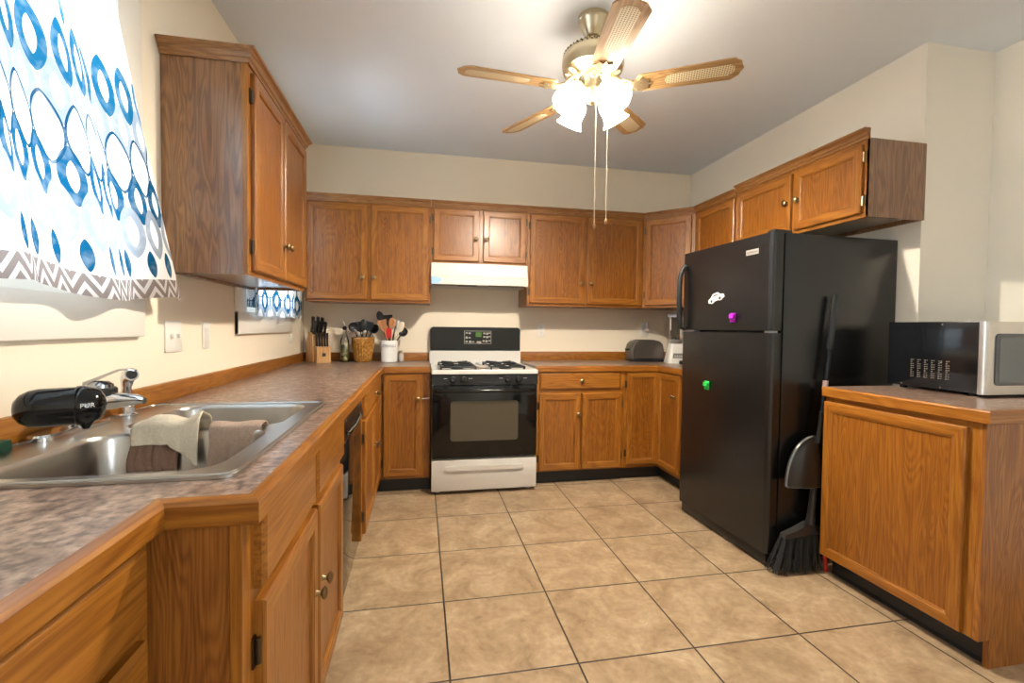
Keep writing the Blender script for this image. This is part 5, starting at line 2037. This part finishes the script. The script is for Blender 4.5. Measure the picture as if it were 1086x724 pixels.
obj('vent_holes', bm, BRONZE, mt)
bm = BM()
for k in range(15):
    a = 2 * PI * k / 15
    xf = Matrix.Rotation(a, 4, 'Z') @ Matrix.Translation((0.108, 0, 2.3865)) @ Matrix.Rotation(R(-18), 4, 'Y')
    tmp = bmesh.new()
    prism(tmp, rrect(-0.020, 0.020, -0.012, 0.012, 0.011, 5), 'z', -0.003, 0.002)
    merge(bm, tmp, xf)
obj('cutout_ring', bm, plain('pale_gold', (0.75, 0.66, 0.45), 0.3, metal=0.6), mt)
# blades
tilt = Matrix.Rotation(math.atan(0.038), 4, 'X') @ Matrix.Rotation(-math.atan(0.052), 4, 'Y')
BZ = 2.318


def blade_set(ang):
    xf = tilt @ Matrix.Rotation(ang, 4, 'Z') @ Matrix.Rotation(R(-11), 4, 'X')
    bm = BM()
    r0, r1 = 0.205, 0.650
    out = [(r0, -0.050), (r0 + 0.02, -0.057), (r1 - 0.10, -0.068), (r1 - 0.045, -0.069), (r1 - 0.015, -0.044), (r1 - 0.010, -0.022), (r1, 0.0), (r1 - 0.010, 0.022), (r1 - 0.015, 0.044), (r1 - 0.045, 0.069), (r1 - 0.10, 0.068), (r0 + 0.02, 0.057), (r0, 0.050), (r0 - 0.012, 0.0)]
    prism(bm, out, 'z', -0.003, 0.003)
    b_ = obj('blade', bm, BLADE, fan, smooth=0)
    b_.matrix_local = Matrix.Translation((0, 0, BZ)) @ xf
    bm = BM()
    ins = [(r0 + 0.125, -0.022), (r0 + 0.140, -0.031), (r1 - 0.060, -0.036), (r1 - 0.040, -0.020), (r1 - 0.036, 0.0), (r1 - 0.040, 0.020), (r1 - 0.060, 0.036), (r0 + 0.140, 0.031), (r0 + 0.125, 0.022), (r0 + 0.118, 0.0)]
    prism(bm, ins, 'z', -0.0042, 0.0042)
    obj('cane_inset', bm, CANE, b_, smooth=0)
    bm = BM()
    # ornate blade iron: arm, palm plate and scrolls
    tube(bm, [(0.070, 0, 0.058), (0.110, 0, 0.042), (0.150, 0, 0.006), (0.185, 0, -0.008)], [0.012, 0.011, 0.010, 0.009], 10)
    palm = [(0.165, -0.014), (0.185, -0.038), (0.205, -0.030), (0.222, -0.050), (0.240, -0.034), (0.262, -0.030), (0.250, -0.010), (0.275, 0.0), (0.250, 0.010), (0.262, 0.030), (0.240, 0.034), (0.222, 0.050), (0.205, 0.030), (0.185, 0.038), (0.165, 0.014)]
    prism(bm, palm, 'z', -0.011, -0.0045)
    for q in (-1, 1):
        tube(bm, [(0.150 + 0.022 * math.cos(a), q * (0.024 + 0.016 * math.sin(a)), -0.004) for a in [2 * PI * k / 12 for k in range(13)]], 0.005, 6)
    ir = obj('blade_iron', bm, plain('gold_iron', (0.72, 0.60, 0.38), 0.25, metal=0.9) if 'gold_iron' not in bpy.data.materials else bpy.data.materials['gold_iron'], fan)
    ir.matrix_local = Matrix.Translation((0, 0, BZ)) @ xf


for k in range(5):
    blade_set(R(-26.1) + k * 2 * PI / 5)
# light kit
bm = BM()
lathe(bm, 0, 0, [(0.002, 2.250), (0.020, 2.256), (0.030, 2.275), (0.044, 2.290), (0.050, 2.315), (0.052, 2.345), (0.066, 2.368)], 32)
fit_ = obj('light_fitter', bm, BRASS, fan)
for k in range(4):
    a = R(-56) + k * PI / 2 - 0.19
    dx, dy = math.cos(a), math.sin(a)
    bm = BM()
    tube(bm, [(0.035 * dx, 0.035 * dy, 2.305), (0.062 * dx, 0.062 * dy, 2.318), (0.082 * dx, 0.082 * dy, 2.305)], 0.012, 12)
    ax_ = Vector((dx * 0.62, dy * 0.62, -0.785)).normalized()
    p0 = Vector((0.080 * dx, 0.080 * dy, 2.312))
    lathe_axis(bm, p0, ax_, [(0.022, -0.006), (0.026, 0.0), (0.026, 0.016)], 20)
    obj('lamp_socket', bm, BRASS, fan)
    bm = BM()
    lathe_axis(bm, p0, ax_, [(0.024, 0.008), (0.034, 0.018), (0.045, 0.036), (0.049, 0.056), (0.046, 0.078), (0.047, 0.098), (0.056, 0.118), (0.066, 0.132), (0.064, 0.132), (0.053, 0.117), (0.044, 0.098), (0.043, 0.078), (0.046, 0.056), (0.042, 0.036), (0.030, 0.018)], 48, cap0=False, cap1=False, lobes=8, lob_amp=0.02)
    sh = obj('lamp_shade', bm, SHADE, fan, smooth=60)
    bm = BM()
    c_ = p0 + ax_ * 0.055
    sphere(bm, c_, 0.024, 0.024, 0.030)
    obj('bulb', bm, BULB, sh)
for (x_, y_, z0_, z1_) in ((0.012, -0.02, 1.672, 2.262), (0.070, -0.02, 1.694, 2.270)):
    bm = BM()
    cyl(bm, (x_, y_, z0_ + 0.02), (x_, y_, z1_), 0.0017, seg=8)
    pc_ = obj('pull_chain', bm, WHITE_STRING, fan)
    bm = BM()
    lathe_axis(bm, (x_, y_, z0_ + 0.022), (0, 0, -1), [(0.003, 0), (0.007, 0.008), (0.007, 0.020), (0.003, 0.026)], 14)
    obj('pull_knob', bm, plain('wood_knob', (0.30, 0.16, 0.06), 0.4) if 'wood_knob' not in bpy.data.materials else bpy.data.materials['wood_knob'], pc_)

# ------------------------------------------------------------------ groups of repeats
GROUPS = {'wall_cabinet': 'oak wall cabinets', 'corner_wall_cabinet': 'oak wall cabinets', 'base_cabinet': 'oak base cabinets',
          'sink_base_cabinet': 'oak base cabinets', 'drawer_base_cabinet': 'oak base cabinets', 'corner_base_cabinet': 'oak base cabinets',
          'lazy_susan_cabinet': 'oak base cabinets', 'peninsula_cabinet': 'oak base cabinets', 'countertop': 'mottled countertops',
          'dishcloth': 'cloths over the sink divider', 'curtain': 'printed curtains', 'curtain_rod': 'curtain rods', 'outlet': 'wall outlets',
          'light_switch': 'light switches on the left wall', 'car_magnet': 'magnets on the refrigerator', 'clip_magnet': 'magnets on the refrigerator',
          'utensil_crock': 'utensil crocks'}
for o in list(C.objects):
    if o.parent is None and 'label' in o and 'group' not in o:
        n_ = o.name.split('.')[0]
        if n_ in GROUPS:
            o['group'] = GROUPS[n_]
        elif o['category'] == 'utensil':
            o['group'] = 'utensils in the amber crock' if 'amber' in o['label'] else 'utensils in the white crock'
